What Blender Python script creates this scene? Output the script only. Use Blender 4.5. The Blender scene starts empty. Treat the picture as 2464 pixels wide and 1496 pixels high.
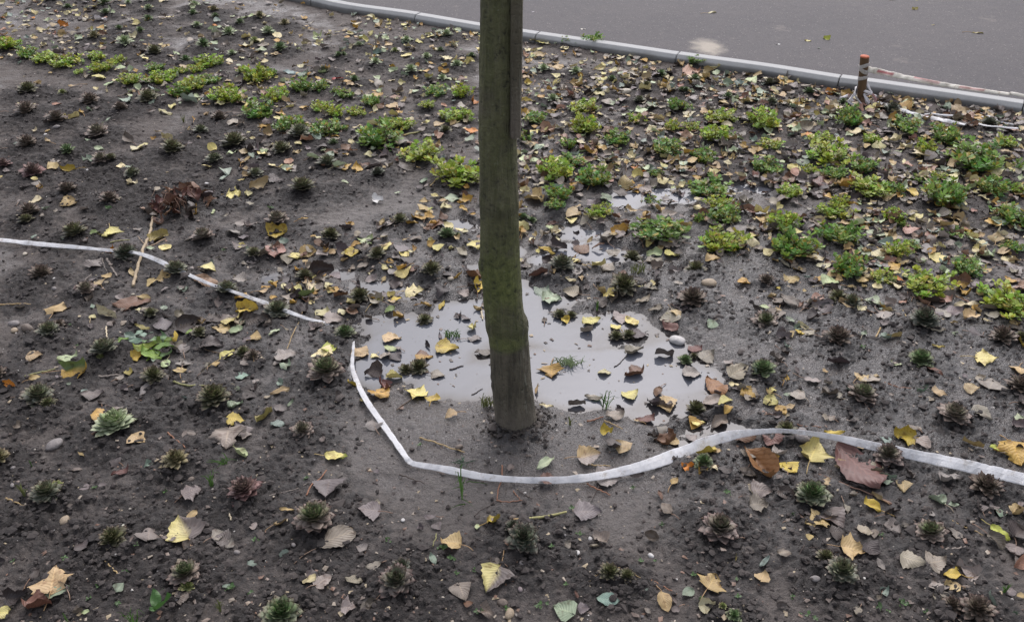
import bpy, math, random
import numpy as np
from mathutils import Vector, Matrix, Euler

S = bpy.context.scene
COL = S.collection

# ---------------------------------------------------------------- camera, sky, sun, exposure
CAM_H, PITCH, FPX = 1.7, math.radians(33.0), 2134.0      # metres, down, focal length in 1/2464 of the picture width
cam_data = bpy.data.cameras.new('camera')
cam = bpy.data.objects.new('camera', cam_data)
COL.objects.link(cam)
cam.location = (0, 0, CAM_H)
cam.rotation_euler = (math.pi / 2 - PITCH, 0, 0)
cam_data.sensor_width = 36.0
cam_data.lens = 36.0 * FPX / 2464.0
cam_data.clip_start = 0.05
cam_data.clip_end = 2000
S.camera = cam

SUN_EL, SUN_ROT = math.radians(50), math.radians(12)
w = bpy.data.worlds.new('World')
S.world = w
w.use_nodes = True
nt = w.node_tree
nt.nodes.clear()
sky = nt.nodes.new('ShaderNodeTexSky')
sky.sky_type = 'NISHITA'
sky.sun_disc = False
sky.sun_elevation = SUN_EL
sky.sun_rotation = SUN_ROT
sky.air_density = 1.0
sky.dust_density = 4.0
sky.ozone_density = 1.0
hs = nt.nodes.new('ShaderNodeHueSaturation')
hs.inputs['Saturation'].default_value = 0.30
tint = nt.nodes.new('ShaderNodeMix'); tint.data_type = 'RGBA'; tint.blend_type = 'MULTIPLY'
tint.inputs['Factor'].default_value = 1.0
tint.inputs[7].default_value = (1.0, 0.985, 1.04, 1)
# soft uneven cloud layer, the same all round the sky
tc = nt.nodes.new('ShaderNodeTexCoord')
cn = nt.nodes.new('ShaderNodeTexNoise'); cn.inputs['Scale'].default_value = 2.2; cn.inputs['Detail'].default_value = 5
cr = nt.nodes.new('ShaderNodeMapRange')
cr.inputs['From Min'].default_value = 0.3; cr.inputs['From Max'].default_value = 0.7
cr.inputs['To Min'].default_value = 0.8; cr.inputs['To Max'].default_value = 1.25
bg = nt.nodes.new('ShaderNodeBackground')
mul = nt.nodes.new('ShaderNodeMath'); mul.operation = 'MULTIPLY'; mul.inputs[1].default_value = 0.15
wo = nt.nodes.new('ShaderNodeOutputWorld')
L = nt.links.new
L(sky.outputs[0], hs.inputs['Color']); L(hs.outputs[0], tint.inputs[6]); L(tint.outputs[2], bg.inputs['Color'])
L(tc.outputs['Generated'], cn.inputs['Vector']); L(cn.outputs['Fac'], cr.inputs['Value']); L(cr.outputs[0], mul.inputs[0])
L(mul.outputs[0], bg.inputs['Strength']); L(bg.outputs[0], wo.inputs['Surface'])

sd = bpy.data.lights.new('sun', 'SUN')
sd.energy = 0.7
sd.angle = math.radians(60)
sd.color = (1.0, 0.96, 0.9)
sun = bpy.data.objects.new('sun', sd)
COL.objects.link(sun)
sdir = Vector((math.sin(SUN_ROT) * math.cos(SUN_EL), math.cos(SUN_ROT) * math.cos(SUN_EL), math.sin(SUN_EL)))
sun.rotation_euler = (-sdir).to_track_quat('-Z', 'Y').to_euler()

S.view_settings.view_transform = 'Standard'
S.view_settings.look = 'None'
S.view_settings.gamma = 1
S.view_settings.use_curve_mapping = False
S.view_settings.exposure = 0.74
S.cycles.max_bounces = 6
S.cycles.use_denoising = True

rnd = random.Random(11)
RS = np.random.RandomState(11)
CP, SP = math.cos(PITCH), math.sin(PITCH)

# ---------------------------------------------------------------- survey: from points measured in the photo to metres on the ground
def G(px, py, z=0.0):
    x = (px - 1232) / FPX; y = (748 - py) / FPX
    d = (x, CP + y * SP, -SP + y * CP)
    t = (CAM_H - z) / -d[2]
    return d[0] * t, d[1] * t, t
def C(c, X, Y):                                   # nine overlapping survey sheets
    c -= 1
    return (c % 3) * 821.4 + X / 3.0, (c // 3) * 498.4 + Y / 3.0
def CG(c, X, Y, z=0.0):
    return G(*C(c, X, Y), z)
def V(px, py, yplane):                            # point of the upright plane y = yplane
    x = (px - 1232) / FPX; y = (748 - py) / FPX
    d = (x, CP + y * SP, -SP + y * CP)
    t = yplane / d[1]
    return d[0] * t, CAM_H + d[2] * t, t

# ---------------------------------------------------------------- numeric noise
TAB = np.random.RandomState(5).rand(8, 256, 256)
def vn(x, y, s=0):
    x = np.asarray(x, float); y = np.asarray(y, float)
    ix = np.floor(x).astype(int); iy = np.floor(y).astype(int)
    fx = x - ix; fy = y - iy
    fx = fx * fx * (3 - 2 * fx); fy = fy * fy * (3 - 2 * fy)
    T = TAB[s % 8]; a = ix & 255; b = iy & 255; a1 = (a + 1) & 255; b1 = (b + 1) & 255
    return (T[a, b] * (1 - fx) + T[a1, b] * fx) * (1 - fy) + (T[a, b1] * (1 - fx) + T[a1, b1] * fx) * fy - 0.5
def fbm(x, y, f, o, s=0, g=0.5):
    r = 0; a = 1.0
    for i in range(o):
        c, q = math.cos(i * 1.3 + s), math.sin(i * 1.3 + s)
        r = r + a * vn((x * c - y * q) * f + 17 * i + 31 * s, (x * q + y * c) * f + 9 * i, s + i)
        f *= 2.03; a *= g
    return r

# ---------------------------------------------------------------- object helpers
def tag(o, label=None, cat=None, group=None, kind=None):
    if label: o['label'] = label
    if cat: o['category'] = cat
    if group: o['group'] = group
    if kind: o['kind'] = kind
    return o
def link(name, me, parent=None, loc=(0, 0, 0)):
    o = bpy.data.objects.new(name, me)
    COL.objects.link(o)
    o.location = loc
    if parent is not None: o.parent = parent
    return o
def empty(name, loc):
    o = bpy.data.objects.new(name, None)
    o.empty_display_size = 0.02
    COL.objects.link(o); o.location = loc
    return o
def np_mesh(name, verts, faces, mat, col=None, uv=None, smooth=True):
    """verts Nx3, faces MxK (all the same K), col Nx3, uv Nx2 (per vertex)"""
    me = bpy.data.meshes.new(name)
    verts = np.asarray(verts, np.float32); faces = np.asarray(faces, np.int32)
    n, m, k = len(verts), len(faces), faces.shape[1]
    me.vertices.add(n); me.vertices.foreach_set('co', verts.ravel())
    me.loops.add(m * k); me.loops.foreach_set('vertex_index', faces.ravel())
    me.polygons.add(m); me.polygons.foreach_set('loop_start', np.arange(0, m * k, k, dtype=np.int32))
    me.polygons.foreach_set('use_smooth', np.full(m, smooth, bool))
    if col is not None:
        a = me.attributes.new('Col', 'FLOAT_COLOR', 'POINT')
        c4 = np.ones((n, 4), np.float32); c4[:, :3] = col
        a.data.foreach_set('color', c4.ravel())
    if uv is not None:
        u = me.uv_layers.new(name='UVMap')
        u.data.foreach_set('uv', np.asarray(uv, np.float32)[faces.ravel()].ravel())
    me.update(calc_edges=True)
    me.materials.append(mat)
    return me
class MB:
    """collects pieces with vertex colours and uv; triangles and quads are stored as quads/tris lists"""
    def __init__(self): self.v = []; self.f = []; self.c = []; self.u = []; self.n = 0
    def add(self, v, f, c, u=None):
        v = np.asarray(v, float); self.v.append(v); self.f.append(np.asarray(f) + self.n)
        c = np.asarray(c, float)
        if c.ndim == 1: c = np.tile(c, (len(v), 1))
        self.c.append(c); self.u.append(np.zeros((len(v), 2)) if u is None else np.asarray(u)); self.n += len(v)
    def mesh(self, name, mat, smooth=True):
        return np_mesh(name, np.vstack(self.v), np.vstack(self.f), mat, np.vstack(self.c), np.vstack(self.u), smooth)
def grid_faces(nu, nv, closed=False):
    f = []
    for i in range(nu - 1):
        for j in range(nv if closed else nv - 1):
            j1 = (j + 1) % nv
            f.append((i * nv + j, i * nv + j1, (i + 1) * nv + j1, (i + 1) * nv + j))
    return np.array(f)
def catmull(P, n):
    P = np.asarray(P, float)
    Q = np.vstack([2 * P[0] - P[1], P, 2 * P[-1] - P[-2]])
    out = []
    for i in range(1, len(Q) - 2):
        for k in range(n):
            t = k / n
            a, b, c, d = Q[i - 1], Q[i], Q[i + 1], Q[i + 2]
            out.append(0.5 * (2 * b + (c - a) * t + (2 * a - 5 * b + 4 * c - d) * t * t + (3 * b - a - 3 * c + d) * t ** 3))
    out.append(Q[-2])
    return np.array(out)
def tube(P, R, sides=5):
    """closed tapered tube along P; returns verts, quad faces (ends pinched)"""
    P = np.asarray(P, float); R = np.broadcast_to(np.asarray(R, float), (len(P),)).copy()
    P = np.vstack([P[0], P, P[-1]]); R = np.concatenate([[R[0] * 0.02], R, [R[-1] * 0.02]])
    T = np.gradient(P, axis=0); T[0] = T[1] = P[2] - P[1]; T[-1] = T[-2] = P[-2] - P[-3]
    T /= np.linalg.norm(T, axis=1)[:, None] + 1e-9
    ref = np.array([0.13, 0.21, 0.97])
    if abs((T @ ref)).mean() > 0.85: ref = np.array([0.97, 0.1, 0.13])
    A = np.cross(T, ref); A /= np.linalg.norm(A, axis=1)[:, None] + 1e-9
    B = np.cross(T, A)
    th = np.arange(sides) * 2 * math.pi / sides
    v = P[:, None, :] + R[:, None, None] * (np.cos(th)[None, :, None] * A[:, None, :] + np.sin(th)[None, :, None] * B[:, None, :])
    return v.reshape(-1, 3), grid_faces(len(P), sides, True)

# ---------------------------------------------------------------- materials
def mat(name):
    m = bpy.data.materials.new(name); m.use_nodes = True
    t = m.node_tree; b = t.nodes['Principled BSDF']
    return m, t, b, t.links.new
def nn(t, ty, **kw):
    n = t.nodes.new(ty)
    for k, v in kw.items():
        if k.startswith('i_'): n.inputs[k[2:].replace('_', ' ')].default_value = v
        else: setattr(n, k, v)
    return n
def noise(t, co, scale, detail=4, rough=0.55):
    n = nn(t, 'ShaderNodeTexNoise'); n.inputs['Scale'].default_value = scale
    n.inputs['Detail'].default_value = detail; n.inputs['Roughness'].default_value = rough
    t.links.new(co, n.inputs['Vector']); return n.outputs['Fac']
def ramp(t, fac, a, b, lo=0.0, hi=1.0):
    n = nn(t, 'ShaderNodeMapRange'); n.interpolation_type = 'SMOOTHSTEP'
    n.inputs['From Min'].default_value = a; n.inputs['From Max'].default_value = b
    n.inputs['To Min'].default_value = lo; n.inputs['To Max'].default_value = hi
    t.links.new(fac, n.inputs['Value']); return n.outputs[0]
def mixc(t, fac, a, b, mode='MIX'):
    n = nn(t, 'ShaderNodeMix', data_type='RGBA', blend_type=mode)
    for s, i in ((fac, 0), (a, 6), (b, 7)):
        if isinstance(s, (int, float)): n.inputs[i].default_value = s
        elif isinstance(s, tuple): n.inputs[i].default_value = (*s, 1)[:4]
        else: t.links.new(s, n.inputs[i])
    return n.outputs[2]
def mth(t, op, a, b=0.0):
    n = nn(t, 'ShaderNodeMath', operation=op)
    for s, i in ((a, 0), (b, 1)):
        if isinstance(s, (int, float)): n.inputs[i].default_value = s
        else: t.links.new(s, n.inputs[i])
    return n.outputs[0]
def attr(t, name): return nn(t, 'ShaderNodeAttribute', attribute_name=name)
def bump(t, h, b, dist, strength=1.0):
    n = nn(t, 'ShaderNodeBump'); n.inputs['Distance'].default_value = dist; n.inputs['Strength'].default_value = strength
    t.links.new(h, n.inputs['Height']); t.links.new(n.outputs[0], b.inputs['Normal'])

def soil_material(name, flat=False):
    m, t, b, l = mat(name)
    co = nn(t, 'ShaderNodeNewGeometry').outputs['Position']
    n1 = noise(t, co, 5, 5); n2 = noise(t, co, 38, 5, 0.65); n3 = noise(t, co, 210, 4, 0.7); n4 = noise(t, co, 1.4, 3)
    if flat: mound = n1; wet = None
    else:
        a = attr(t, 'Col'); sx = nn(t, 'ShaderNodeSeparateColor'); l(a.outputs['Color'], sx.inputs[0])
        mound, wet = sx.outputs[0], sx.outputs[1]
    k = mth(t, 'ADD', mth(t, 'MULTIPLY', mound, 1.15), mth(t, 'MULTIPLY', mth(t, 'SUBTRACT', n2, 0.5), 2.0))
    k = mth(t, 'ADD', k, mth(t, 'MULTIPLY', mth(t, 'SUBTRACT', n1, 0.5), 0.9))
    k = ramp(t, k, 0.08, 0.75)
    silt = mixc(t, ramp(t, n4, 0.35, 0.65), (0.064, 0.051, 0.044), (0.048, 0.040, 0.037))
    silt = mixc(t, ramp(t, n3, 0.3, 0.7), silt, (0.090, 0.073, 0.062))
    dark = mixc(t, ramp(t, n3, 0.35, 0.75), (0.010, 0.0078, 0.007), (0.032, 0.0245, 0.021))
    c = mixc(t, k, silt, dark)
    # scattered pale grit
    vo = nn(t, 'ShaderNodeTexVoronoi'); vo.inputs['Scale'].default_value = 90; l(co, vo.inputs['Vector'])
    sp = nn(t, 'ShaderNodeSeparateColor'); l(vo.outputs['Color'], sp.inputs[0])
    g = mth(t, 'MULTIPLY', ramp(t, vo.outputs['Distance'], 0.22, 0.12), ramp(t, sp.outputs[0], 0.9, 0.93))
    c = mixc(t, mth(t, 'MULTIPLY', g, 0.8), c, (0.20, 0.185, 0.165))
    if wet is not None:
        c = mixc(t, mth(t, 'MULTIPLY', wet, 0.8), c, mixc(t, 1.0, c, (0.42, 0.40, 0.39), 'MULTIPLY'))
        r = mth(t, 'SUBTRACT', 0.86, mth(t, 'MULTIPLY', wet, 0.60))
        r = mth(t, 'ADD', r, mth(t, 'MULTIPLY', mth(t, 'SUBTRACT', n2, 0.5), 0.25))
        film = mth(t, 'MULTIPLY', ramp(t, wet, 0.35, 0.9), ramp(t, n2, 0.58, 0.42))
        r = mth(t, 'SUBTRACT', r, mth(t, 'MULTIPLY', film, 0.42)); r = mth(t, 'MAXIMUM', r, 0.10)
        l(r, b.inputs['Roughness'])
        l(mth(t, 'ADD', 0.4, mth(t, 'MULTIPLY', wet, 0.7)), b.inputs['Specular IOR Level'])
    else: b.inputs['Roughness'].default_value = 0.85
    l(c, b.inputs['Base Color'])
    h = mth(t, 'ADD', mth(t, 'MULTIPLY', n3, 0.4), mth(t, 'ADD', n2, mth(t, 'MULTIPLY', g, 0.3)))
    bump(t, h, b, 0.012, 1.0)
    return m
M_SOIL = soil_material('wet garden soil')
M_SOIL_FAR = soil_material('plain soil', True)

def clod_material():
    m, t, b, l = mat('crumbled soil')
    co = nn(t, 'ShaderNodeNewGeometry').outputs['Position']
    n = noise(t, co, 160, 4, 0.7); a = attr(t, 'Col').outputs['Color']
    l(mixc(t, 1.0, a, mixc(t, n, (0.5, 0.5, 0.5), (1.5, 1.5, 1.5)), 'MULTIPLY'), b.inputs['Base Color'])
    b.inputs['Roughness'].default_value = 0.8
    bump(t, n, b, 0.002)
    return m
M_CLOD = clod_material()

def leaf_material(name, gloss=0.42, transl=0.12, veins=True, blotch=0.6):
    m, t, b, l = mat(name)
    a = attr(t, 'Col').outputs['Color']
    co = nn(t, 'ShaderNodeNewGeometry').outputs['Position']
    n1 = noise(t, co, 55, 4, 0.6); n2 = noise(t, co, 320, 3, 0.6)
    c = mixc(t, mth(t, 'MULTIPLY', ramp(t, n1, 0.52, 0.68), blotch), a, mixc(t, 1.0, a, (0.42, 0.30, 0.24), 'MULTIPLY'))
    c = mixc(t, mth(t, 'MULTIPLY', ramp(t, n2, 0.66, 0.74), 0.7 * blotch), c, (0.03, 0.018, 0.01))
    c = mixc(t, 0.5, c, mixc(t, n2, (0.75, 0.75, 0.75), (1.25, 1.25, 1.2)), 'MULTIPLY') if False else c
    h = n2
    if veins:
        uv = nn(t, 'ShaderNodeUVMap').outputs[0]
        s = nn(t, 'ShaderNodeSeparateXYZ'); l(uv, s.inputs[0])
        av = mth(t, 'ABSOLUTE', s.outputs[0]); u = s.outputs[1]
        mid = ramp(t, av, 0.09, 0.02)
        ph = mth(t, 'SUBTRACT', mth(t, 'MULTIPLY', u, 8.0), mth(t, 'MULTIPLY', av, 3.2))
        fr = mth(t, 'ABSOLUTE', mth(t, 'SUBTRACT', mth(t, 'FRACT', ph), 0.5))
        sv = mth(t, 'MULTIPLY', ramp(t, fr, 0.10, 0.02), 0.7)
        vv = mth(t, 'MAXIMUM', mid, sv)
        c = mixc(t, mth(t, 'MULTIPLY', vv, 0.55), c, mixc(t, 1.0, c, (1.55, 1.5, 1.35), 'MULTIPLY'))
        h = mth(t, 'ADD', mth(t, 'MULTIPLY', n2, 0.3), mth(t, 'MULTIPLY', fr, 1.4))
    l(c, b.inputs['Base Color'])
    b.inputs['Roughness'].default_value = gloss
    b.inputs['Specular IOR Level'].default_value = 0.42
    bump(t, h, b, 0.0012, 0.7)
    if transl > 0:
        tr = nn(t, 'ShaderNodeBsdfTranslucent'); l(c, tr.inputs['Color'])
        mx = nn(t, 'ShaderNodeMixShader'); mx.inputs[0].default_value = transl
        l(b.outputs[0], mx.inputs[1]); l(tr.outputs[0], mx.inputs[2])
        l(mx.outputs[0], t.nodes['Material Output'].inputs['Surface'])
    return m
M_LEAF = leaf_material('fallen leaf', 0.5, 0.08)
M_SEDUM = leaf_material('stonecrop leaf', 0.4, 0.3, False, 0.25)
M_ROS = leaf_material('houseleek leaf', 0.55, 0.03, False, 0.75)
M_STEM = leaf_material('stem', 0.55, 0.0, False, 0.4)
M_GRASS = leaf_material('grass blade', 0.4, 0.3, False, 0.2)

def stone_material():
    m, t, b, l = mat('stone')
    a = attr(t, 'Col').outputs['Color']; co = nn(t, 'ShaderNodeNewGeometry').outputs['Position']
    n = noise(t, co, 90, 5, 0.65)
    l(mixc(t, 1.0, a, mixc(t, n, (0.6, 0.6, 0.6), (1.35, 1.33, 1.3)), 'MULTIPLY'), b.inputs['Base Color'])
    b.inputs['Roughness'].default_value = 0.6
    bump(t, n, b, 0.003)
    return m
M_STONE = stone_material()

def water_material():
    m, t, b, l = mat('milky puddle water')
    co = nn(t, 'ShaderNodeNewGeometry').outputs['Position']
    n = noise(t, co, 2.5, 3)
    dp = attr(t, 'Col').outputs['Fac']
    l(mixc(t, dp, (0.030, 0.026, 0.025), mixc(t, n, (0.068, 0.074, 0.088), (0.094, 0.100, 0.118))), b.inputs['Base Color'])
    b.inputs['Roughness'].default_value = 0.06
    b.inputs['IOR'].default_value = 1.385
    h = noise(t, co, 30, 2); bump(t, h, b, 0.0006, 0.5)
    return m
M_WATER = water_material()

def asphalt_material():
    m, t, b, l = mat('asphalt')
    co = nn(t, 'ShaderNodeNewGeometry').outputs['Position']
    n1 = noise(t, co, 0.8, 4); n2 = noise(t, co, 150, 4, 0.8); n3 = noise(t, co, 14, 4, 0.65)
    c = mixc(t, ramp(t, n1, 0.3, 0.7), (0.052, 0.049, 0.054), (0.066, 0.061, 0.065))
    c = mixc(t, ramp(t, n3, 0.3, 0.75, 0, 0.4), c, (0.085, 0.077, 0.077))
    c = mixc(t, 0.8, c, mixc(t, ramp(t, n2, 0.3, 0.7), (0.5, 0.5, 0.5), (1.5, 1.48, 1.45)), 'MULTIPLY')
    vo = nn(t, 'ShaderNodeTexVoronoi'); vo.inputs['Scale'].default_value = 70; l(co, vo.inputs['Vector'])
    sp = nn(t, 'ShaderNodeSeparateColor'); l(vo.outputs['Color'], sp.inputs[0])
    g = mth(t, 'MULTIPLY', ramp(t, vo.outputs['Distance'], 0.35, 0.2), ramp(t, sp.outputs[0], 0.86, 0.9))
    c = mixc(t, mth(t, 'MULTIPLY', g, 0.65), c, (0.24, 0.22, 0.2))
    g2 = mth(t, 'MULTIPLY', ramp(t, vo.outputs['Distance'], 0.4, 0.2), ramp(t, sp.outputs[1], 0.9, 0.93))
    c = mixc(t, mth(t, 'MULTIPLY', g2, 0.7), c, (0.02, 0.02, 0.02))
    # dry sand spilled in one spot, a few faint dusty streaks
    sx, sy, _ = G(1703, 112, 0.06)
    ds = nn(t, 'ShaderNodeVectorMath', operation='SUBTRACT'); l(co, ds.inputs[0]); ds.inputs[1].default_value = (sx, sy, 0.06)
    sc = nn(t, 'ShaderNodeVectorMath', operation='MULTIPLY'); l(ds.outputs[0], sc.inputs[0]); sc.inputs[1].default_value = (9.5, 5.2, 0)
    ln = nn(t, 'ShaderNodeVectorMath', operation='LENGTH'); l(sc.outputs[0], ln.inputs[0])
    d = mth(t, 'ADD', ln.outputs['Value'], mth(t, 'MULTIPLY', mth(t, 'SUBTRACT', n3, 0.5), 1.2))
    c = mixc(t, mth(t, 'MULTIPLY', ramp(t, d, 1.25, 0.3), 0.85), c, mixc(t, n2, (0.26, 0.23, 0.18), (0.42, 0.38, 0.32)))
    d2 = noise(t, co, 3.1, 4, 0.6)
    c = mixc(t, ramp(t, d2, 0.62, 0.78, 0, 0.45), c, (0.22, 0.19, 0.165))
    l(c, b.inputs['Base Color'])
    b.inputs['Roughness'].default_value = 0.78
    b.inputs['Specular IOR Level'].default_value = 0.32
    bump(t, n2, b, 0.004, 0.6)
    return m
M_ASPHALT = asphalt_material()

def concrete_material():
    m, t, b, l = mat('kerb concrete')
    co = nn(t, 'ShaderNodeNewGeometry').outputs['Position']
    s = nn(t, 'ShaderNodeSeparateXYZ'); l(co, s.inputs[0])
    n = noise(t, co, 120, 4, 0.7); n1 = noise(t, co, 4, 4)
    c = mixc(t, n1, (0.275, 0.28, 0.275), (0.34, 0.345, 0.34))
    c = mixc(t, 0.7, c, mixc(t, n, (0.75, 0.75, 0.75), (1.25, 1.25, 1.25)), 'MULTIPLY')
    # shade of the backlit kerb face painted into the colour, darker towards its foot
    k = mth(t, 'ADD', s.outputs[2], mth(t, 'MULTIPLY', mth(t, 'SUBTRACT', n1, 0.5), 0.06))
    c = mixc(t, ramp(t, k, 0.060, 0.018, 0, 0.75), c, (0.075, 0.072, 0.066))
    l(c, b.inputs['Base Color']); b.inputs['Roughness'].default_value = 0.75
    bump(t, n, b, 0.002, 0.6)
    return m
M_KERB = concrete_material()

def bark_material(name='mossy bark', algae=0.95, ca=(0.052, 0.046, 0.031), cb=(0.145, 0.128, 0.088)):
    m, t, b, l = mat(name)
    co = nn(t, 'ShaderNodeTexCoord').outputs['Object']
    mp = nn(t, 'ShaderNodeMapping'); mp.inputs['Scale'].default_value = (60, 60, 7); l(co, mp.inputs[0])
    f = noise(t, mp.outputs[0], 1.0, 5, 0.65)
    mp2 = nn(t, 'ShaderNodeMapping'); mp2.inputs['Scale'].default_value = (170, 170, 16); l(co, mp2.inputs[0])
    f2 = noise(t, mp2.outputs[0], 1.0, 3, 0.6)
    n1 = noise(t, co, 7, 4); n2 = noise(t, co, 60, 5, 0.7); n3 = noise(t, co, 3.5, 3)
    s = nn(t, 'ShaderNodeSeparateXYZ'); l(co, s.inputs[0]); z = s.outputs[2]
    c = mixc(t, ramp(t, f, 0.3, 0.7), ca, cb)
    zz = mth(t, 'ADD', z, mth(t, 'MULTIPLY', mth(t, 'SUBTRACT', n1, 0.5), 0.10))
    band = mth(t, 'MULTIPLY', ramp(t, zz, 0.30, 0.335), ramp(t, zz, 0.70, 0.5, 0.45, 1.0))
    al = mth(t, 'MULTIPLY', mth(t, 'MULTIPLY', ramp(t, n1, 0.28, 0.52), band), algae)
    al = mth(t, 'MULTIPLY', al, ramp(t, n3, 0.3, 0.55, 0.45, 1.0))
    left = ramp(t, s.outputs[0], 0.035, -0.02, 0.35, 1.0)
    al = mth(t, 'MULTIPLY', al, left)
    c = mixc(t, al, c, mixc(t, ramp(t, n2, 0.35, 0.7), (0.090, 0.110, 0.028), (0.185, 0.210, 0.058)))
    fl = mth(t, 'MULTIPLY', ramp(t, f2, 0.57, 0.64), ramp(t, s.outputs[0], 0.0, 0.02, 0.15, 1.0))
    c = mixc(t, mth(t, 'MULTIPLY', fl, 0.75), c, (0.24, 0.235, 0.18))
    c = mixc(t, mth(t, 'MULTIPLY', ramp(t, n2, 0.64, 0.70), 0.5), c, (0.20, 0.215, 0.15))
    c = mixc(t, ramp(t, n2, 0.42, 0.34, 0, 0.6), c, (0.018, 0.016, 0.011))
    ty = G(1247, 1030)[1]
    for kz, wz in ((V(1200, 494, ty)[1], 0.020), (V(1215, 778, ty)[1], 0.017)):      # dark scarred rings round the pruned knots
        dz = mth(t, 'ABSOLUTE', mth(t, 'SUBTRACT', mth(t, 'ADD', z, mth(t, 'MULTIPLY', mth(t, 'SUBTRACT', n1, 0.5), 0.05)), kz))
        c = mixc(t, mth(t, 'MULTIPLY', mth(t, 'MULTIPLY', ramp(t, dz, wz, 0.002), ramp(t, n2, 0.35, 0.65, 0.0, 0.7)), ramp(t, n1, 0.40, 0.62, 0.15, 1.0)), c, (0.022, 0.019, 0.013))
    mud = mth(t, 'MULTIPLY', ramp(t, zz, 0.16, 0.02), 0.75)
    c = mixc(t, mud, c, (0.165, 0.142, 0.112))
    l(c, b.inputs['Base Color']); b.inputs['Roughness'].default_value = 0.82
    bump(t, mth(t, 'ADD', mth(t, 'MULTIPLY', f, 1.0), mth(t, 'MULTIPLY', n2, 0.8)), b, 0.018, 1.0)
    return m
M_BARK = bark_material()
M_BOARD = bark_material('weathered mossy wood', 0.3, (0.085, 0.075, 0.048), (0.150, 0.132, 0.085))

def tape_material():
    m, t, b, l = mat('plastic tape')
    a = attr(t, 'Col').outputs['Color']; co = nn(t, 'ShaderNodeNewGeometry').outputs['Position']
    n = noise(t, co, 45, 5, 0.7); n1 = noise(t, co, 9, 3)
    uv = nn(t, 'ShaderNodeUVMap').outputs[0]
    mp = nn(t, 'ShaderNodeMapping'); mp.inputs['Scale'].default_value = (3.0, 45, 1); l(uv, mp.inputs[0])
    cr = noise(t, mp.outputs[0], 1.0, 4, 0.6)
    dirt = mth(t, 'MULTIPLY', ramp(t, n, 0.48, 0.72), ramp(t, n1, 0.4, 0.6, 0.35, 0.9))
    c = mixc(t, dirt, a, mixc(t, 1.0, a, (0.50, 0.44, 0.37), 'MULTIPLY'))
    l(c, b.inputs['Base Color']); b.inputs['Roughness'].default_value = 0.38
    bump(t, mth(t, 'ADD', cr, mth(t, 'MULTIPLY', n, 0.3)), b, 0.0022, 0.8)
    tr = nn(t, 'ShaderNodeBsdfTranslucent'); l(c, tr.inputs['Color'])
    mx = nn(t, 'ShaderNodeMixShader'); mx.inputs[0].default_value = 0.15
    l(b.outputs[0], mx.inputs[1]); l(tr.outputs[0], mx.inputs[2]); l(mx.outputs[0], t.nodes['Material Output'].inputs['Surface'])
    return m
M_TAPE = tape_material()
def wood_material():
    m, t, b, l = mat('wood')
    a = attr(t, 'Col').outputs['Color']; co = nn(t, 'ShaderNodeTexCoord').outputs['Object']
    mp = nn(t, 'ShaderNodeMapping'); mp.inputs['Scale'].default_value = (90, 90, 12); l(co, mp.inputs[0])
    n = noise(t, mp.outputs[0], 1.0, 4, 0.6)
    l(mixc(t, 1.0, a, mixc(t, n, (0.6, 0.6, 0.6), (1.35, 1.3, 1.3)), 'MULTIPLY'), b.inputs['Base Color'])
    b.inputs['Roughness'].default_value = 0.8; bump(t, n, b, 0.002)
    return m
M_WOOD = wood_material()

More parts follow.
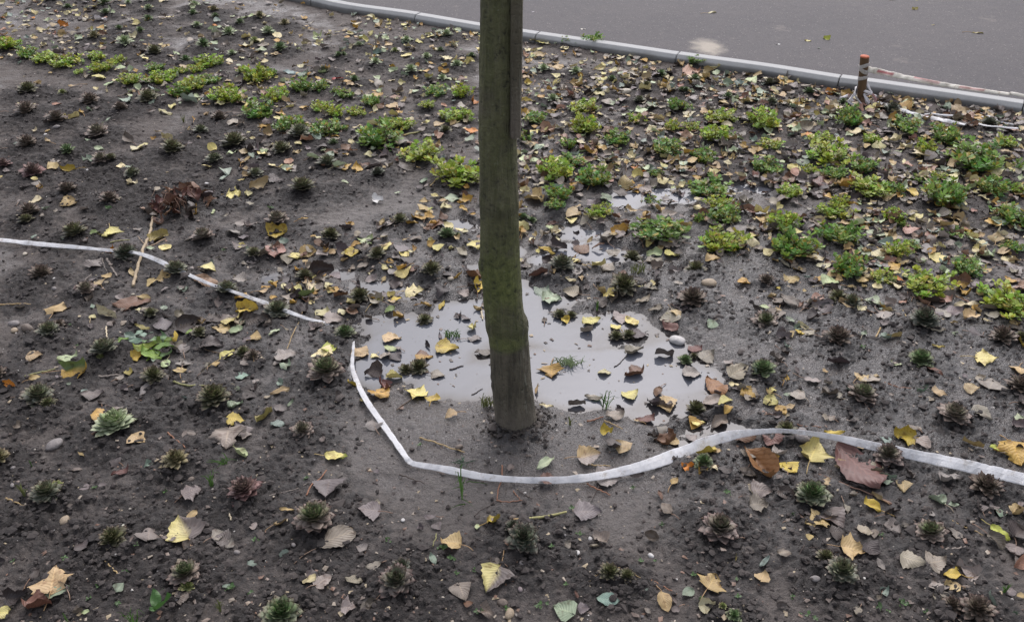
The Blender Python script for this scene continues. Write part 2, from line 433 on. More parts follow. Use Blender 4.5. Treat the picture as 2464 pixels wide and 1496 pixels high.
# ================================================================ SURVEY LISTS
ROSETTES = '''7 360 610 200 grey;7 430 572 95 lime;7 1780 590 215 red;7 2280 800 265 pinkgreen;7 840 920 195 moss;7 1360 1180 205 pinkgreen;7 1365 1275 110 lime
7 2040 1480 250 bright;7 850 105 260 pale;7 1290 375 180 tan;7 2195 150 145 greypink;7 15 360 150 tan;7 350 1065 0 grey
8 1310 960 220 dark;8 1240 875 120 dark;8 410 1260 225 darkpink;8 440 1135 130 dark;8 1930 1180 150 moss;8 2055 1205 120 moss
9 250 860 240 brownpink;9 920 620 225 bright;9 145 385 130 green;9 1460 345 180 brownpink;9 1930 50 205 greypink;9 1770 885 200 pinkgreen;9 1130 1170 205 grey;9 1015 1070 130 moss
9 2160 550 210 brown;9 1920 1410 140 brown;9 2100 1450 220 brown;9 740 130 140 moss;9 280 1415 60 lime;9 360 1485 110 green
4 230 70 140 brown;4 205 125 100 moss;4 550 210 165 moss;4 920 370 160 dark;4 310 500 150 brown;4 640 640 130 greypink;4 580 620 60 red;4 370 930 150 grey;4 440 880 90 brown;4 780 1080 185 grey
4 1120 1265 150 moss;4 300 1410 200 grey;4 370 1465 110 moss;4 1280 490 150 grey;4 1650 640 150 grey;4 2010 780 165 grey;4 1100 800 100 moss;4 2360 1220 230 pinkgreen;4 1450 945 110 moss;4 1765 1085 110 moss;4 1835 1110 100 brown
4 2010 140 150 greypink;4 1480 250 150 greypink;4 2390 240 120 moss;4 1840 370 110 moss;4 2200 495 120 moss;4 1560 1420 220 moss;4 10 1240 120 brown;4 745 1140 50 lime
5 130 640 140 moss;5 265 380 125 moss;5 655 490 135 moss;5 765 240 120 green;5 840 240 60 green;5 430 130 110 moss;5 600 790 110 moss;5 1590 450 170 grey;5 2030 580 190 moss;5 1575 755 100 moss;5 1660 760 80 moss
5 1985 915 105 moss;5 2075 905 95 moss;5 2100 350 120 moss;5 1310 110 90 green;5 1375 120 70 green;5 30 920 140 bright;5 460 1150 100 moss;5 560 1130 140 moss
6 60 700 185 brown;6 95 450 145 moss;6 600 545 110 brown;6 585 850 155 pinkgreen;6 1110 970 190 brown;6 570 1230 160 green;6 1280 1390 195 pinkgreen;6 1700 1140 170 green;6 1210 720 130 grey;6 1110 680 130 moss;6 1065 720 60 moss
6 1720 860 200 dark;6 2300 965 165 brown;6 2425 970 90 moss;6 2410 1340 180 brown;6 95 1440 150 moss;6 20 1085 100 green;6 82 1060 55 moss
1 720 985 150 greypink;1 660 755 130 brown;1 460 690 60 lime;1 215 670 130 moss;1 210 830 150 brown;1 420 900 140 brown;1 210 1060 140 brown;1 500 1120 115 green;1 740 1190 110 greypink;1 815 1190 80 moss;1 35 1220 100 red;1 255 1275 150 red
1 970 1290 110 grey;1 880 820 100 brown;1 1080 735 140 moss;1 1250 1110 160 moss;1 1700 1060 170 moss;1 1560 1180 125 grey;1 1460 970 100 grey;1 1590 860 110 brown;1 2040 1110 140 moss;1 2410 1060 80 green;1 2370 1200 140 grey;1 2190 1400 180 moss;1 1850 1280 110 grey
1 800 1470 130 brown;1 500 1400 130 brown;1 2170 1000 150 grey;1 910 340 115 pale;1 770 45 95 green;1 495 70 60 green;1 1090 15 85 pale;1 1080 80 70 pale;1 865 225 60 green;1 1430 210 70 pale;1 1400 120 70 green;1 1560 145 60 green;1 1075 160 80 green;1 1740 190 70 green
1 1655 255 105 pale;1 1940 255 100 pale;1 2060 195 80 tan;1 1840 320 80 lime;1 2030 370 105 green;1 1475 350 100 green;1 1120 395 110 moss;1 690 290 90 tan;1 1020 250 70 green;1 770 115 70 green;1 1680 410 70 pale;1 1345 450 90 green;1 2340 535 80 grey;1 2450 430 60 green
1 1410 60 70 pale;1 1550 95 70 tan;1 1880 140 80 tan;1 380 20 80 moss;1 930 45 50 pale;1 640 10 60 green
2 470 315 75 pale;2 760 275 90 pale;2 715 380 65 green;2 390 395 60 lime;2 620 440 70 pale;2 940 425 70 green;2 835 490 80 pale;2 250 480 80 pale;2 505 540 95 pale;2 95 605 80 green;2 730 590 70 pale;2 130 350 60 pale;2 20 425 50 green
2 1455 520 85 pale;2 1690 540 90 pale;2 1950 595 75 green;2 1525 735 95 pale;2 1850 690 90 dark;2 2150 750 90 grey;2 2200 640 70 moss;2 2305 560 80 green;2 2450 680 60 green;2 270 1280 100 dark;2 750 970 95 moss
3 80 600 90 green;3 320 720 85 green;3 635 770 90 grey;3 905 690 85 green;3 620 620 90 moss;3 1150 765 70 green;3 1500 810 120 dark;3 2200 920 115 dark;3 20 680 50 green'''

SEDUMS = '''1 60 330 150 y;1 200 400 150 g;1 340 430 140 y;1 490 450 190 y;1 300 460 90 y;1 710 420 110 y;1 750 500 150 y;1 580 530 80 y;1 950 590 160 y;1 1170 570 180 y;1 1290 530 100 y;1 1510 450 180 y;1 1420 510 120 y;1 1130 500 110 g
1 1390 630 180 y;1 1500 590 150 g;1 1290 680 140 g;1 1640 700 180 y;1 1700 740 100 y;1 1860 550 200 y;1 1760 530 80 y;1 1960 545 100 g;1 2000 700 180 y;1 2180 640 150 g;1 2320 640 130 g;1 1870 810 210 g;1 2110 910 220 g;1 2360 930 220 g;1 2420 830 120 y;1 2320 780 130 y;1 2440 680 80 g;1 860 440 90 y
2 30 690 130 g;2 220 740 150 g;2 110 810 140 y;2 680 660 150 g;2 870 690 140 y;2 620 780 90 y;2 840 830 200 y;2 270 990 280 g;2 340 890 120 g;2 20 930 80 g;2 570 1110 225 y;2 840 1250 300 y;2 440 920 140 y;2 1310 990 130 g;2 1400 860 160 g;2 1750 780 160 y;2 1760 910 220 y;2 1990 1000 200 g
2 2130 860 140 y;2 2410 780 130 g;2 2340 1080 210 g;2 1650 1170 170 g;2 1550 1240 230 y;2 1820 1290 220 g;2 1570 1420 180 g;2 2380 930 130 y;2 2270 1260 90 g;2 2240 1410 140 g;2 1900 1460 100 g;2 1640 1050 130 g;2 1810 325 130 g;2 1620 330 80 g;2 1700 335 80 g
3 90 470 110 g;3 270 850 175 y;3 580 890 215 y;3 1200 860 230 g;3 230 990 200 y;3 150 1140 180 g;3 630 1050 150 y;3 980 1010 170 y;3 600 1200 205 g;3 1050 1110 270 y;3 190 1320 235 g;3 920 1240 130 y;3 1080 1270 150 g;3 1300 1200 215 g;3 1600 920 215 g;3 1890 990 215 g;3 1740 1090 140 y
3 2110 1150 340 g;3 2320 1040 150 y;3 2420 1210 120 g;3 1340 1350 250 y;3 1500 1390 150 g;3 1870 1420 310 g;3 2230 1360 230 g;3 770 1390 160 y;3 1840 1280 110 y;3 1130 1470 130 y;3 30 790 80 g;3 50 930 120 y;3 2400 1380 120 y;3 250 1480 160 y;3 1690 1310 100 g;3 1360 1030 120 y
6 290 50 250 g;6 290 240 260 y;6 720 110 220 y;6 780 290 290 g;6 1120 200 260 g;6 1180 430 270 g;6 1430 510 150 y;6 1750 540 290 y;6 1510 70 150 y;6 1570 130 90 g;6 1540 320 150 y;6 1950 180 140 g;6 2040 430 215 g;6 2370 290 160 g;6 2330 660 360 y;6 2370 80 240 g;6 1090 25 190 y;6 120 90 110 g;6 1640 290 100 g
5 2290 150 320 g;5 1540 10 120 g;5 1860 40 150 y'''

# sheet, x, y, length, shape, colour, direction of the tip (degrees), s = with a stem showing
LEAVES = '''7 1335 850 230 p pygt 115 s;7 400 1230 220 l tn 75 s;7 430 1315 220 o gg 20;7 2430 950 310 b gt 20 s;7 750 50 150 p oc 10;7 1715 85 130 p y 0;7 1920 50 170 o ol 45;7 2010 105 120 o gg 170;7 1650 220 190 l gt 260 s;7 1745 145 130 p mv 130
7 2420 320 160 o py 0 s;7 1745 305 140 o pg 320 s;7 890 455 180 w rb 25;7 1400 600 160 l mv 20 s;7 2370 560 200 p mv 260;7 2030 825 110 o tn 20 s;7 2080 730 120 w tn 0;7 1600 930 140 p mv 180;7 2250 1240 150 o cr 0;7 2345 1250 150 p gt 30 s;7 40 1460 150 o py 0;7 1340 1355 130 p mv 20
7 630 1450 70 o pg 0;7 1650 1280 80 o gg 0;7 870 10 100 o gt 10;7 900 860 60 o wt 0;7 890 910 100 o mv 0;7 290 1395 200 c rb 0;7 130 1350 180 c db 20;7 600 330 70 w tn 330;7 755 560 70 o mv 0
8 790 40 90 p tn 200 s;8 1790 330 170 p gttn 10 s;8 1480 390 185 w pg 30;8 1960 250 170 o db 280;8 240 80 110 p gt 100 s;8 1910 150 90 c y 0;8 2350 200 140 l br 260;8 200 725 170 p mv 180 s;8 640 760 100 o mv 180 s;8 1110 820 120 c y 20 s;8 980 860 60 o pg 270
8 780 970 170 p tn 170 s;8 665 1090 110 w gg 120;8 1100 1235 210 p pygt 240 s;8 1920 1380 190 o bg 350;8 2330 1390 160 o tn 290 s;8 60 1440 110 l gt 0;8 1700 1340 80 w rb 300;8 1750 1430 90 p mv 0;8 920 1400 70 p br 0;8 2400 520 80 o tn 45 s;8 2300 610 100 w br 290
8 1500 512 140 p rb 0;8 1940 475 200 p gt 10;8 2130 450 130 o db 0;8 1230 420 70 p mv 0;8 1980 30 170 o gt 10;8 2200 30 160 b rb 10;8 1780 735 200 p mv 0;8 190 1450 90 p mv 0;8 10 320 90 o yg 0
9 1570 200 190 l y 170 s;9 940 300 190 l py 60 s;9 1250 430 470 b rb 310;9 560 400 380 b brf 310;9 770 430 130 p y 300;9 430 190 190 b br 10;9 150 300 190 c y 180;9 240 290 80 p tn 0;9 630 225 130 p rb 250 s;9 700 310 120 p gt 0;9 1610 333 140 o yg 340;9 1350 690 185 o y 150 s
9 1465 512 130 p gg 0;9 1920 515 170 c gt 0;9 1580 560 100 p tn 270;9 1020 540 80 p tn 60;9 940 820 150 l tn 190 s;9 1080 800 200 p mv 310;9 1220 1010 200 l tn 350 s;9 1360 1020 150 p db 320;9 1420 1130 130 w gt 300;9 1490 850 130 p mv 180;9 1590 850 70 o mv 0
9 2280 880 190 o yg 330 s;9 2250 940 170 o mv 320 s;9 2420 880 150 p db 40;9 2390 1010 120 p mv 260 s;9 1640 1110 190 p gt 340;9 1820 1120 150 p gt 10;9 720 1050 120 o gt 350;9 580 1110 110 w gg 40;9 1925 1205 140 o y 175 s;9 205 1235 150 l tn 60 s;9 170 1415 120 c cr 0
9 1960 910 90 l gt 260;9 1970 1152 50 o y 0;9 2350 1310 100 o mv 60;9 2430 1340 80 o tn 0;9 2200 1410 130 w gg 300;9 2075 262 180 w tn 345;9 2240 285 100 o yg 350;9 2390 320 190 l oc 300 s;9 2430 80 90 l pg 0;9 2150 40 160 p gt 330;9 1085 165 170 w y 0;9 1290 280 80 p tn 0
9 560 600 160 p mv 0;9 550 690 150 l mv 0;9 1530 730 80 p db 0;9 30 420 90 c or 0;9 375 1080 60 w ol 80;9 1310 890 120 p gt 0;9 1110 905 120 p db 0;9 880 1125 60 o db 0;9 450 460 170 w db 340
4 790 210 130 l py 260 s;4 685 210 90 o gr 0;4 2010 220 150 l y 10;4 2000 340 190 b tnr 260;4 1750 140 130 o gt 0;4 1690 213 110 o gt 350;4 1765 240 100 o mv 0;4 1745 310 90 o py 350;4 1195 325 80 p py 270;4 1370 272 60 p gt 270;4 1540 42 75 w pg 60;4 2230 340 130 p tn 0;4 2410 355 80 o tn 0
4 1520 480 100 p py 350 s;4 1770 695 110 p oc 350;4 1795 780 155 l y 0;4 1680 840 165 l pygt 20;4 1600 910 130 p tn 180;4 1710 915 120 o pg 10;4 1990 940 110 w pg 30;4 960 725 280 b br 5;4 1040 675 130 w tn 350;4 780 800 150 w cr 350;4 1020 782 80 w cr 0;4 680 825 70 o cr 60 s;4 430 757 130 l tn 50 s
4 1180 550 115 p tn 200 s;4 1490 565 190 b tnb 350;4 2220 665 140 o gr 25;4 270 1112 115 p tn 0;4 510 1110 200 o pg 20;4 580 1215 220 p ocg 0 s;4 265 1270 100 o tn 20 s;4 940 1220 80 o ol 90;4 1200 1162 100 o pg 240 s;4 1120 1130 70 o gg 270 s;4 1000 1105 90 c y 20;4 1650 1110 140 o py 30 s
4 2390 1050 130 p yg 0;4 2350 1100 150 p cr 330;4 2070 1100 170 p gt 10;4 80 1318 100 w or 350;4 680 1380 190 o mv 5;4 2040 1365 190 w tn 10;4 1060 1350 150 w gt 45;4 1760 1250 110 p bg 10;4 1710 1470 120 p gg 20;4 1200 870 170 p mv 10;4 1370 880 190 p db 20;4 1550 830 120 p db 60
4 1870 870 170 p db 0;4 160 740 90 o gt 0;4 810 352 80 c or 0;4 1095 332 75 o pg 0;4 1405 45 90 c oc 300;4 1150 230 150 p ol 10;4 700 430 120 p mv 40;4 2050 540 150 p db 0;4 2330 465 170 p db 10;4 2310 600 120 p mv 0;4 2310 865 120 p mv 0;4 2410 820 140 p gt 0;4 1580 730 90 o mv 90;4 1540 1030 170 p db 0
5 770 1005 165 p y 350;5 1520 1180 130 l oc 270 s;5 530 605 140 l cr 0 s;5 450 490 110 p py 300;5 385 550 110 o db 60;5 190 270 115 l pg 20;5 85 372 140 o y 10;5 50 335 90 p oc 20;5 555 95 120 p oc 200;5 630 37 70 o yg 20;5 670 130 160 b br 40;5 515 170 90 c oc 0;5 760 25 90 l cr 0;5 870 180 80 p cr 20
5 990 590 120 p y 260;5 350 745 90 o gr 20;5 725 700 110 w y 55;5 400 685 90 o y 10;5 70 690 140 w py 310;5 365 935 140 p tn 0;5 355 1010 100 o pg 340;5 305 1070 100 p gt 180;5 380 1220 120 p py 0;5 290 1360 150 p oc 320;5 310 1290 120 c rb 300;5 530 1345 160 l py 170 s;5 670 1380 100 p y 60 s
5 90 1305 90 p y 320;5 150 1050 120 p tn 330;5 170 1420 80 o ol 0;5 960 940 115 o gt 0 s;5 1485 315 140 w y 345;5 1420 512 150 o rb 0;5 1520 118 110 w rb 10;5 1510 142 70 p pg 90;5 1520 655 150 l pg 0;5 1460 600 110 p gg 20;5 1660 552 110 w cr 350 s;5 1860 442 115 o py 10 s
5 1810 815 130 p py 10;5 1780 885 120 o gt 0;5 2030 785 130 p gt 10;5 1620 805 70 c y 20;5 2110 1190 140 p br 200;5 1900 1185 110 o cr 0;5 2090 1340 115 p py 20;5 1830 1370 170 w gt 350;5 2350 1420 160 p tn 290 s;5 2370 870 130 b rb 330;5 2120 1030 130 p gt 10;5 2150 915 140 p db 0;5 2330 1060 150 w mv 0
5 2260 330 130 o pg 10;5 2390 335 110 p py 0;5 2010 200 140 c oc 0;5 2190 240 100 p cr 350;5 2140 190 90 o gt 0;5 2420 265 140 p gt 0;5 1840 102 90 o cr 0;5 1700 1420 140 w mv 0;5 1480 1475 120 w cr 350;5 1410 1310 100 w tn 80;5 600 1065 130 p ocbr 0
6 235 1290 230 b bo 310;6 380 1298 115 o cr 340;6 470 1395 110 p oc 330;6 640 1440 115 p py 330;6 400 1215 145 p gt 20;6 210 1392 150 o gt 20;6 185 1070 130 p gt 30;6 100 1017 110 p rb 10;6 70 1190 140 p gt 0;6 440 568 100 p oc 350;6 740 400 125 w oc 330;6 920 392 120 p tn 350;6 220 400 115 p tn 0;6 415 315 80 c tn 0
6 790 532 110 p tn 10;6 840 947 70 p y 270;6 590 735 90 o pg 340;6 690 610 60 w y 330;6 760 690 170 b mv 320;6 1255 690 80 w y 330;6 1510 978 120 w tn 0;6 1390 718 150 o gg 350 s;6 1830 1057 110 w y 345;6 1525 1182 100 o pg 340;6 1820 845 80 p tn 260;6 1840 1387 125 p tn 350;6 2180 1130 165 l py 350 s
6 2070 1360 110 p tn 0;6 2210 1330 140 l gt 60;6 930 1280 145 o gt 350 s;6 1290 1265 95 p tn 20 s;6 1370 1290 130 p gt 330;6 735 1275 60 p oc 60 s;6 830 1390 110 p gt 40;6 1520 440 120 p oc 20;6 1600 400 120 p tn 0;6 1540 500 80 o py 10;6 1570 550 70 p or 0;6 1400 598 80 p cr 340;6 1540 595 90 l cr 280 s
6 1850 680 260 o mv 0;6 2040 732 200 w cr 0;6 1950 785 150 o mv 10;6 1080 490 130 b rb 340;6 900 512 60 o bg 0;6 2360 540 105 o oc 330;6 2440 1030 120 o y 310 s;6 2420 1215 110 p tn 270 s;6 1800 945 170 w gt 350;6 490 170 110 o gt 0;6 520 210 90 w rb 340;6 510 22 100 w oc 0;6 570 100 90 p tn 90
6 970 140 100 p gt 330;6 2040 190 100 o y 330;6 2080 240 100 o py 340;6 1990 112 110 c tn 0;6 1390 112 80 o oc 0;6 1300 150 90 l oc 300;6 2300 5 170 o pg 0;6 2190 838 100 w cr 340;6 1990 580 150 c ocbr 0;6 1800 1240 150 w rb 340;6 2390 600 100 p gt 30;6 640 1180 90 p mv 0;6 1110 1165 190 w db 0
3 2130 780 160 o pg 10;3 2020 840 145 p tn 10;3 2100 872 100 p oc 60;3 1210 990 130 w pg 20;3 1330 975 135 p ol 0;3 1715 1145 145 l cr 150 s;3 1210 1320 105 p or 100 s;3 1000 1345 190 b rb 20;3 2090 1280 105 p oc 100;3 220 912 90 p or 90;3 1010 872 70 o cr 0;3 510 560 110 p tn 60;3 740 620 120 p oc 0;3 1140 632 120 w cr 350;3 1060 812 90 o tn 350
3 1520 890 110 c oc 20;3 810 935 100 p tn 60;3 895 990 60 p or 60;3 395 1010 100 w pg 340;3 1235 1100 80 p tn 0;3 1090 1220 90 p tn 20;3 70 540 145 l tnr 0;3 240 510 100 p cr 100;3 1650 1430 90 p y 330;3 1045 1402 80 o tn 0;3 110 1253 95 p tn 350;3 805 1235 90 p py 60;3 2250 1480 130 w pg 0;3 1900 1055 60 p oc 60;3 1670 1025 90 w rb 0;3 1690 695 80 p gr 10
3 1495 695 80 p pg 60;3 1540 720 80 o tn 20;3 1610 750 80 o tn 0;3 1970 735 60 p cr 90;3 330 680 100 o gt 10;3 1385 830 130 p tnb 350;3 1430 860 100 p mv 60;3 2300 965 90 p mv 60;3 2390 880 60 w rb 70;3 960 580 80 w gt 30;3 1065 690 80 c or 0;3 430 655 50 p tn 0;3 890 885 120 w gg 10;3 2010 1490 60 p cr 90;3 1780 1260 80 p tn 20
2 1350 745 115 w y 350;2 940 958 90 p or 90;2 955 760 60 c or 90;2 1395 962 90 o py 10;2 1495 950 130 c tnb 0;2 1590 990 70 o cr 20;2 1760 1190 100 p ocbr 270;2 2150 1240 90 l or 60;2 2140 1355 110 p oc 10 s;2 1905 1430 120 o gg 120;2 1770 1090 160 b rb 330;2 800 1455 150 o pg 0;2 730 1480 90 o tn 0;2 1420 1450 140 c tn 330;2 600 1330 80 o gg 10;2 230 1222 130 p mv 0;2 490 1220 110 l mv 20
2 410 1415 55 o pg 0;2 30 1342 60 o pg 0;2 265 1470 80 c wt 0;2 235 922 110 w cr 0;2 740 540 80 c oc 0;2 410 680 55 o y 0;2 1350 610 60 c y 0;2 470 425 90 o py 10;2 370 605 70 w cr 0;2 1440 410 90 p tn 10;2 260 400 70 o bg 0;2 565 325 60 p py 0;2 925 205 70 o oc 90;2 2110 430 80 p cr 0;2 1400 318 90 p py 0;2 2235 360 80 c gt 90
2 1300 690 70 w gt 340;2 650 505 60 o gt 80;2 1350 1160 70 p y 0;2 1990 1190 80 o gg 0;2 2440 495 70 c tn 330;2 1690 605 60 o tn 330
1 320 230 130 o ol 10;1 20 135 50 o or 0;1 240 140 50 o or 330;1 195 160 60 o cr 0;1 1800 148 110 w pg 5;1 1185 28 75 o cr 10;1 735 165 90 c wt 0;1 1555 200 60 w or 340;1 735 582 90 p py 330;1 1060 600 80 p oc 60;1 1490 767 70 o oc 0;1 1250 790 80 o py 60;1 1200 832 120 w cr 350;1 545 880 90 o py 20 s;1 415 768 80 o tnr 0;1 1035 1072 90 o cr 20;1 1210 1022 90 p cr 350
1 725 1105 80 o pg 350;1 490 1248 140 w y 180 s;1 885 1235 60 p cr 60;1 950 1250 80 o gg 60;1 965 1355 80 c cr 0;1 2085 1250 90 p oc 270 s;1 1870 1372 160 w tn 20;1 1700 1410 115 l py 0 s;1 1790 1412 65 p cr 90;1 1685 1150 110 w pg 25;1 2000 1322 120 p db 0;1 270 1465 100 p cr 0;1 500 1480 100 p tn 90;1 60 1270 60 p mv 0;1 1380 967 40 o y 0;1 1700 905 110 p gt 0
1 2100 962 90 w py 30;1 2240 972 90 w gt 330;1 2030 842 70 p oc 70;1 2200 790 70 p oc 60;1 1380 752 110 p gg 350;1 2100 540 120 o bg 0;1 2440 590 90 w red 10;1 470 200 80 c or 0;1 2390 1130 110 b br 350;1 280 720 70 w gt 0'''
ROAD_LEAVES = '''3 212 95 70 w cr 5 s;3 903 297 55 o py 350;3 1043 285 65 o yg 350;3 688 322 40 w wt 0;3 985 352 28 o gg 0;3 1675 70 50 o py 0;3 1808 183 35 w cr 0;3 2130 242 90 w ol 355 s;3 1510 2 50 w ol 0;2 1745 213 42 w wt 0;2 1385 88 22 o wt 0;3 1690 4 24 o cr 0'''

TWIGS = '''4 780 410 855 530 17 grey;4 745 400 800 550 7 grey;4 0 722 230 718 11 straw;4 770 880 785 995 11 cream;4 720 1255 875 1238 15 grey;4 190 1258 410 1195 10 green;4 80 1400 230 1345 8 brown;4 1260 1300 1520 1325 14 green;4 2190 790 2075 1050 7 straw;4 800 270 940 238 8 green;4 620 550 665 495 9 grey;4 1720 1430 1810 1370 6 brown
7 50 628 215 718 13 straw;7 1650 705 1678 800 14 cream;7 765 1090 865 1178 12 straw;7 1220 172 1350 275 12 red;7 1855 688 2280 500 8 grey;7 2215 612 2360 418 11 red;7 2385 1070 2455 1260 8 grey
8 1240 815 1625 738 21 stalk;8 1160 400 1125 640 11 red;8 1120 648 1330 650 8 red;8 960 770 1110 650 7 dark;8 1270 570 1380 640 6 dark;8 1240 575 1290 640 6 red;8 415 440 600 505 8 dark;8 565 185 890 298 11 straw;8 1770 515 1940 600 10 red;8 1860 530 1805 640 6 dark;8 1730 378 1940 385 11 straw;8 685 880 665 990 8 green;8 2210 1205 2420 1310 10 red;8 1740 1265 1860 1190 8 straw;8 1995 1140 2200 1240 8 straw;8 1770 80 1890 40 12 red;8 1895 75 2030 125 9 straw
9 970 460 1500 670 12 knob;9 1850 1035 2025 990 15 grey;9 870 970 830 1055 8 dark;9 1925 790 2160 890 8 straw;9 800 100 990 125 8 red;9 900 1000 980 990 6 dark
6 1400 300 1450 370 11 straw;6 1420 900 1380 985 12 straw;6 1440 1315 1700 1350 7 red;6 910 105 1070 60 6 straw;6 1580 780 1595 850 9 straw
5 1970 1140 2070 1055 6 dark;5 940 1340 1020 1295 6 dark;5 780 1160 880 1130 9 dark;5 1010 740 1020 800 13 cream;5 400 1470 520 1385 8 brown;2 450 1010 600 955 13 stalk;2 640 1360 730 1270 8 straw;2 740 1325 790 1385 9 straw'''

STONES = '''5 2425 955 125 white;5 790 530 60 cream;7 400 250 125 grey;7 880 725 38 tan;7 480 800 80 tan;7 1390 510 52 brown;7 790 225 42 pink;7 2125 977 45 grey;7 1715 1012 50 grey;7 1915 520 45 brown;8 447 780 38 white;8 1795 915 36 white;8 1235 792 62 brown;8 1303 1128 48 grey;8 1165 1385 80 brown;8 1215 1462 90 tan;8 735 1370 30 cream;8 850 260 62 brown;8 2232 1040 52 white;8 1700 1025 50 white;8 1355 1445 35 brown;8 1290 1295 50 mauve
9 845 215 112 grey;9 852 160 90 grey;9 945 1230 72 grey;9 1930 1050 32 tan;9 1100 725 50 grey;9 1745 1055 22 white;6 1785 252 100 brown;6 185 580 105 tan;6 1540 828 60 brown;6 1400 395 60 grey;1 420 965 62 grey;1 1495 1345 36 white;1 635 1265 36 white;1 2270 345 34 white;1 335 1000 30 white;1 1060 1335 32 tan;2 1895 675 85 white;2 1955 655 62 tan;2 2050 682 80 cream;2 2030 805 58 mauve;2 1945 800 62 mauve
4 400 617 42 grey;4 110 905 55 tan;4 105 855 90 grey;4 210 910 105 brown;4 185 352 42 cream;4 400 550 26 white;4 965 652 30 cream;9 430 1410 30 tan;9 1195 1110 30 grey;7 100 540 45 grey;7 105 412 40 grey;3 1110 782 40 cream;3 800 875 50 mauve;2 1985 765 50 mauve'''

GRASS = '''7 1545 480 170 150 g;7 990 1450 190 220 g;7 490 1450 60 110 g;7 1600 1390 90 120 d;7 240 370 30 60 g;7 190 570 90 120 d;8 875 430 330 300 g;8 1650 60 60 90 d;5 1640 1090 190 60 p;5 1910 1340 230 200 g;5 800 890 120 60 g;5 1845 700 40 90 g;5 2150 460 120 90 d;5 1050 1430 120 90 d;6 1720 1330 260 40 b;9 2310 1250 100 130 g;9 2370 1440 80 60 b;1 735 930 110 60 g;1 1330 860 90 60 d;7 1620 360 280 60 g;8 860 350 330 60 b'''
SEEDLINGS = '''7 105 1080 42;7 1180 1305 62;7 480 1070 50;7 1000 1000 50;7 2220 490 62;7 1680 1290 105;7 1825 1320 62;7 720 1260 50;7 650 1345 70;7 1840 935 70;7 920 1170 60;7 860 1380 75;8 740 1012 105;8 335 942 62;8 790 1080 85;8 980 1450 90;8 1720 890 62;8 1515 1000 42;8 835 1192 46;8 1440 1400 95;8 1190 1430 50;8 2265 1080 38;8 2310 810 65;8 2105 550 42;8 570 240 60;8 965 1160 60;8 1620 1262 40
9 310 600 85;9 790 755 60;9 150 1365 75;9 300 1345 85;9 390 1350 50;9 1420 1435 140;9 1590 1390 110;9 900 1480 105;9 1745 1480 62;9 75 1180 50;9 790 1330 65;9 385 1215 34;9 1430 915 70;6 1290 1050 45;4 795 50 50;4 1960 35 46;4 565 1025 28;4 1620 342 34;4 520 890 26;7 1200 590 46;7 700 575 60;8 2160 1080 46;8 1660 710 50'''
def rows(s):
    return [[(float(q) if q.replace('.', '', 1).isdigit() else q) for q in r.split()] for r in s.replace('\n', ';').split(';') if r.strip()]
ROSETTES, SEDUMS, LEAVES, ROAD_LEAVES, TWIGS, STONES, GRASS, SEEDLINGS = map(rows, (ROSETTES, SEDUMS, LEAVES, ROAD_LEAVES, TWIGS, STONES, GRASS, SEEDLINGS))
ROSETTES = [r for r in ROSETTES if r[3] > 0]

# ================================================================ LABELS
LANDMARKS = [  # things one can find, and where they stand (points of the survey)
 ('foot of the tree trunk', 1247, 1035), ('kink in the white tape', 985, 1112), ('cut end of the tape by the puddle', 850, 825), ('tape end lost in litter', 768, 772),
 ('lowest dip of the white tape', 1250, 1152), ('hump of the white tape', 1870, 1036), ('wide right end of the tape', 2430, 1140), ('left end of the tape', 20, 580),
 ('heap of dry brown leaves', 430, 495), ('pale stick under the tape', 350, 600), ('sprig of green willow leaves', 375, 845), ('big reddish brown leaf', 2060, 1140), ('long folded brown leaf', 1830, 1135),
 ('orange topped stake', 2075, 250), ('tangle of tape on the stake', 2075, 240), ('white stone at the puddle edge', 1630, 817), ('largest bright green houseleek', 1950, 1204), ('yellow leaf on the water', 1078, 833),
 ('orange leaf on the water', 1328, 892), ('grass island in the puddle', 1368, 858), ('tall grass blades in the puddle', 1458, 945), ('sand patch on the road', 1703, 112),
 ('straight green stalk', 1300, 1256), ('curled brown leaf at the shore', 1722, 928), ('half yellow round leaf', 445, 1281), ('large veined grey leaf', 810, 1312), ('yellow grey leaf with red stem', 1188, 1408),
 ('blue green oval leaf', 1461, 1457), ('brown dead stick with a knob', 2055, 1185), ('red tinted houseleek', 593, 1192), ('dark houseleek pair', 1258, 1305), ('tall grass by the tape', 1112, 1130),
 ('stump end of the tree support', 1243, 325), ('far kerb at the top', 900, 15), ('kerb joint by the stake', 2018, 187), ('middle kerb joint', 1624, 132), ('kerb joint behind the tree', 1294, 80),
 ('white crumpled leaf', 909, 490), ('yellow leaf above brown leaf', 670, 572), ('veined tan leaf below it', 668, 612), ('large stonecrop left of trunk', 912, 330), ('big stonecrop cushion beside trunk', 1100, 415),
 ('sparkling wet patch behind', 1620, 470), ('tall stonecrop by the wet patch', 1585, 550), ('right edge stonecrop cushion', 2420, 718), ('pale oval leaf under kerb', 2353, 260), ('left corner of the bed', 20, 20),
 ('lower left corner', 10, 1485), ('lower right corner', 2455, 1485), ('yellow lobed leaf near tape', 2165, 1063), ('rolled brown leaf', 320, 740), ('yellow ochre leaf far left', 107, 77),
 ('green white willow leaf', 515, 513), ('dark round houseleek under tape', 307, 622)]
DIRS = ['right of', 'behind and right of', 'behind', 'behind and left of', 'left of', 'in front and left of', 'in front of', 'in front and right of']
ORD = ['nearest', 'second nearest', 'third nearest', 'fourth nearest', 'fifth nearest', 'sixth nearest', 'seventh nearest', 'eighth nearest', 'ninth nearest', 'tenth nearest']
PENDING = []          # object, category, look, px, py, own landmark to avoid
def want_label(o, cat, look, px, py, group=None):
    o['category'] = cat
    if group: o['group'] = group
    PENDING.append((o, cat, look, px, py))
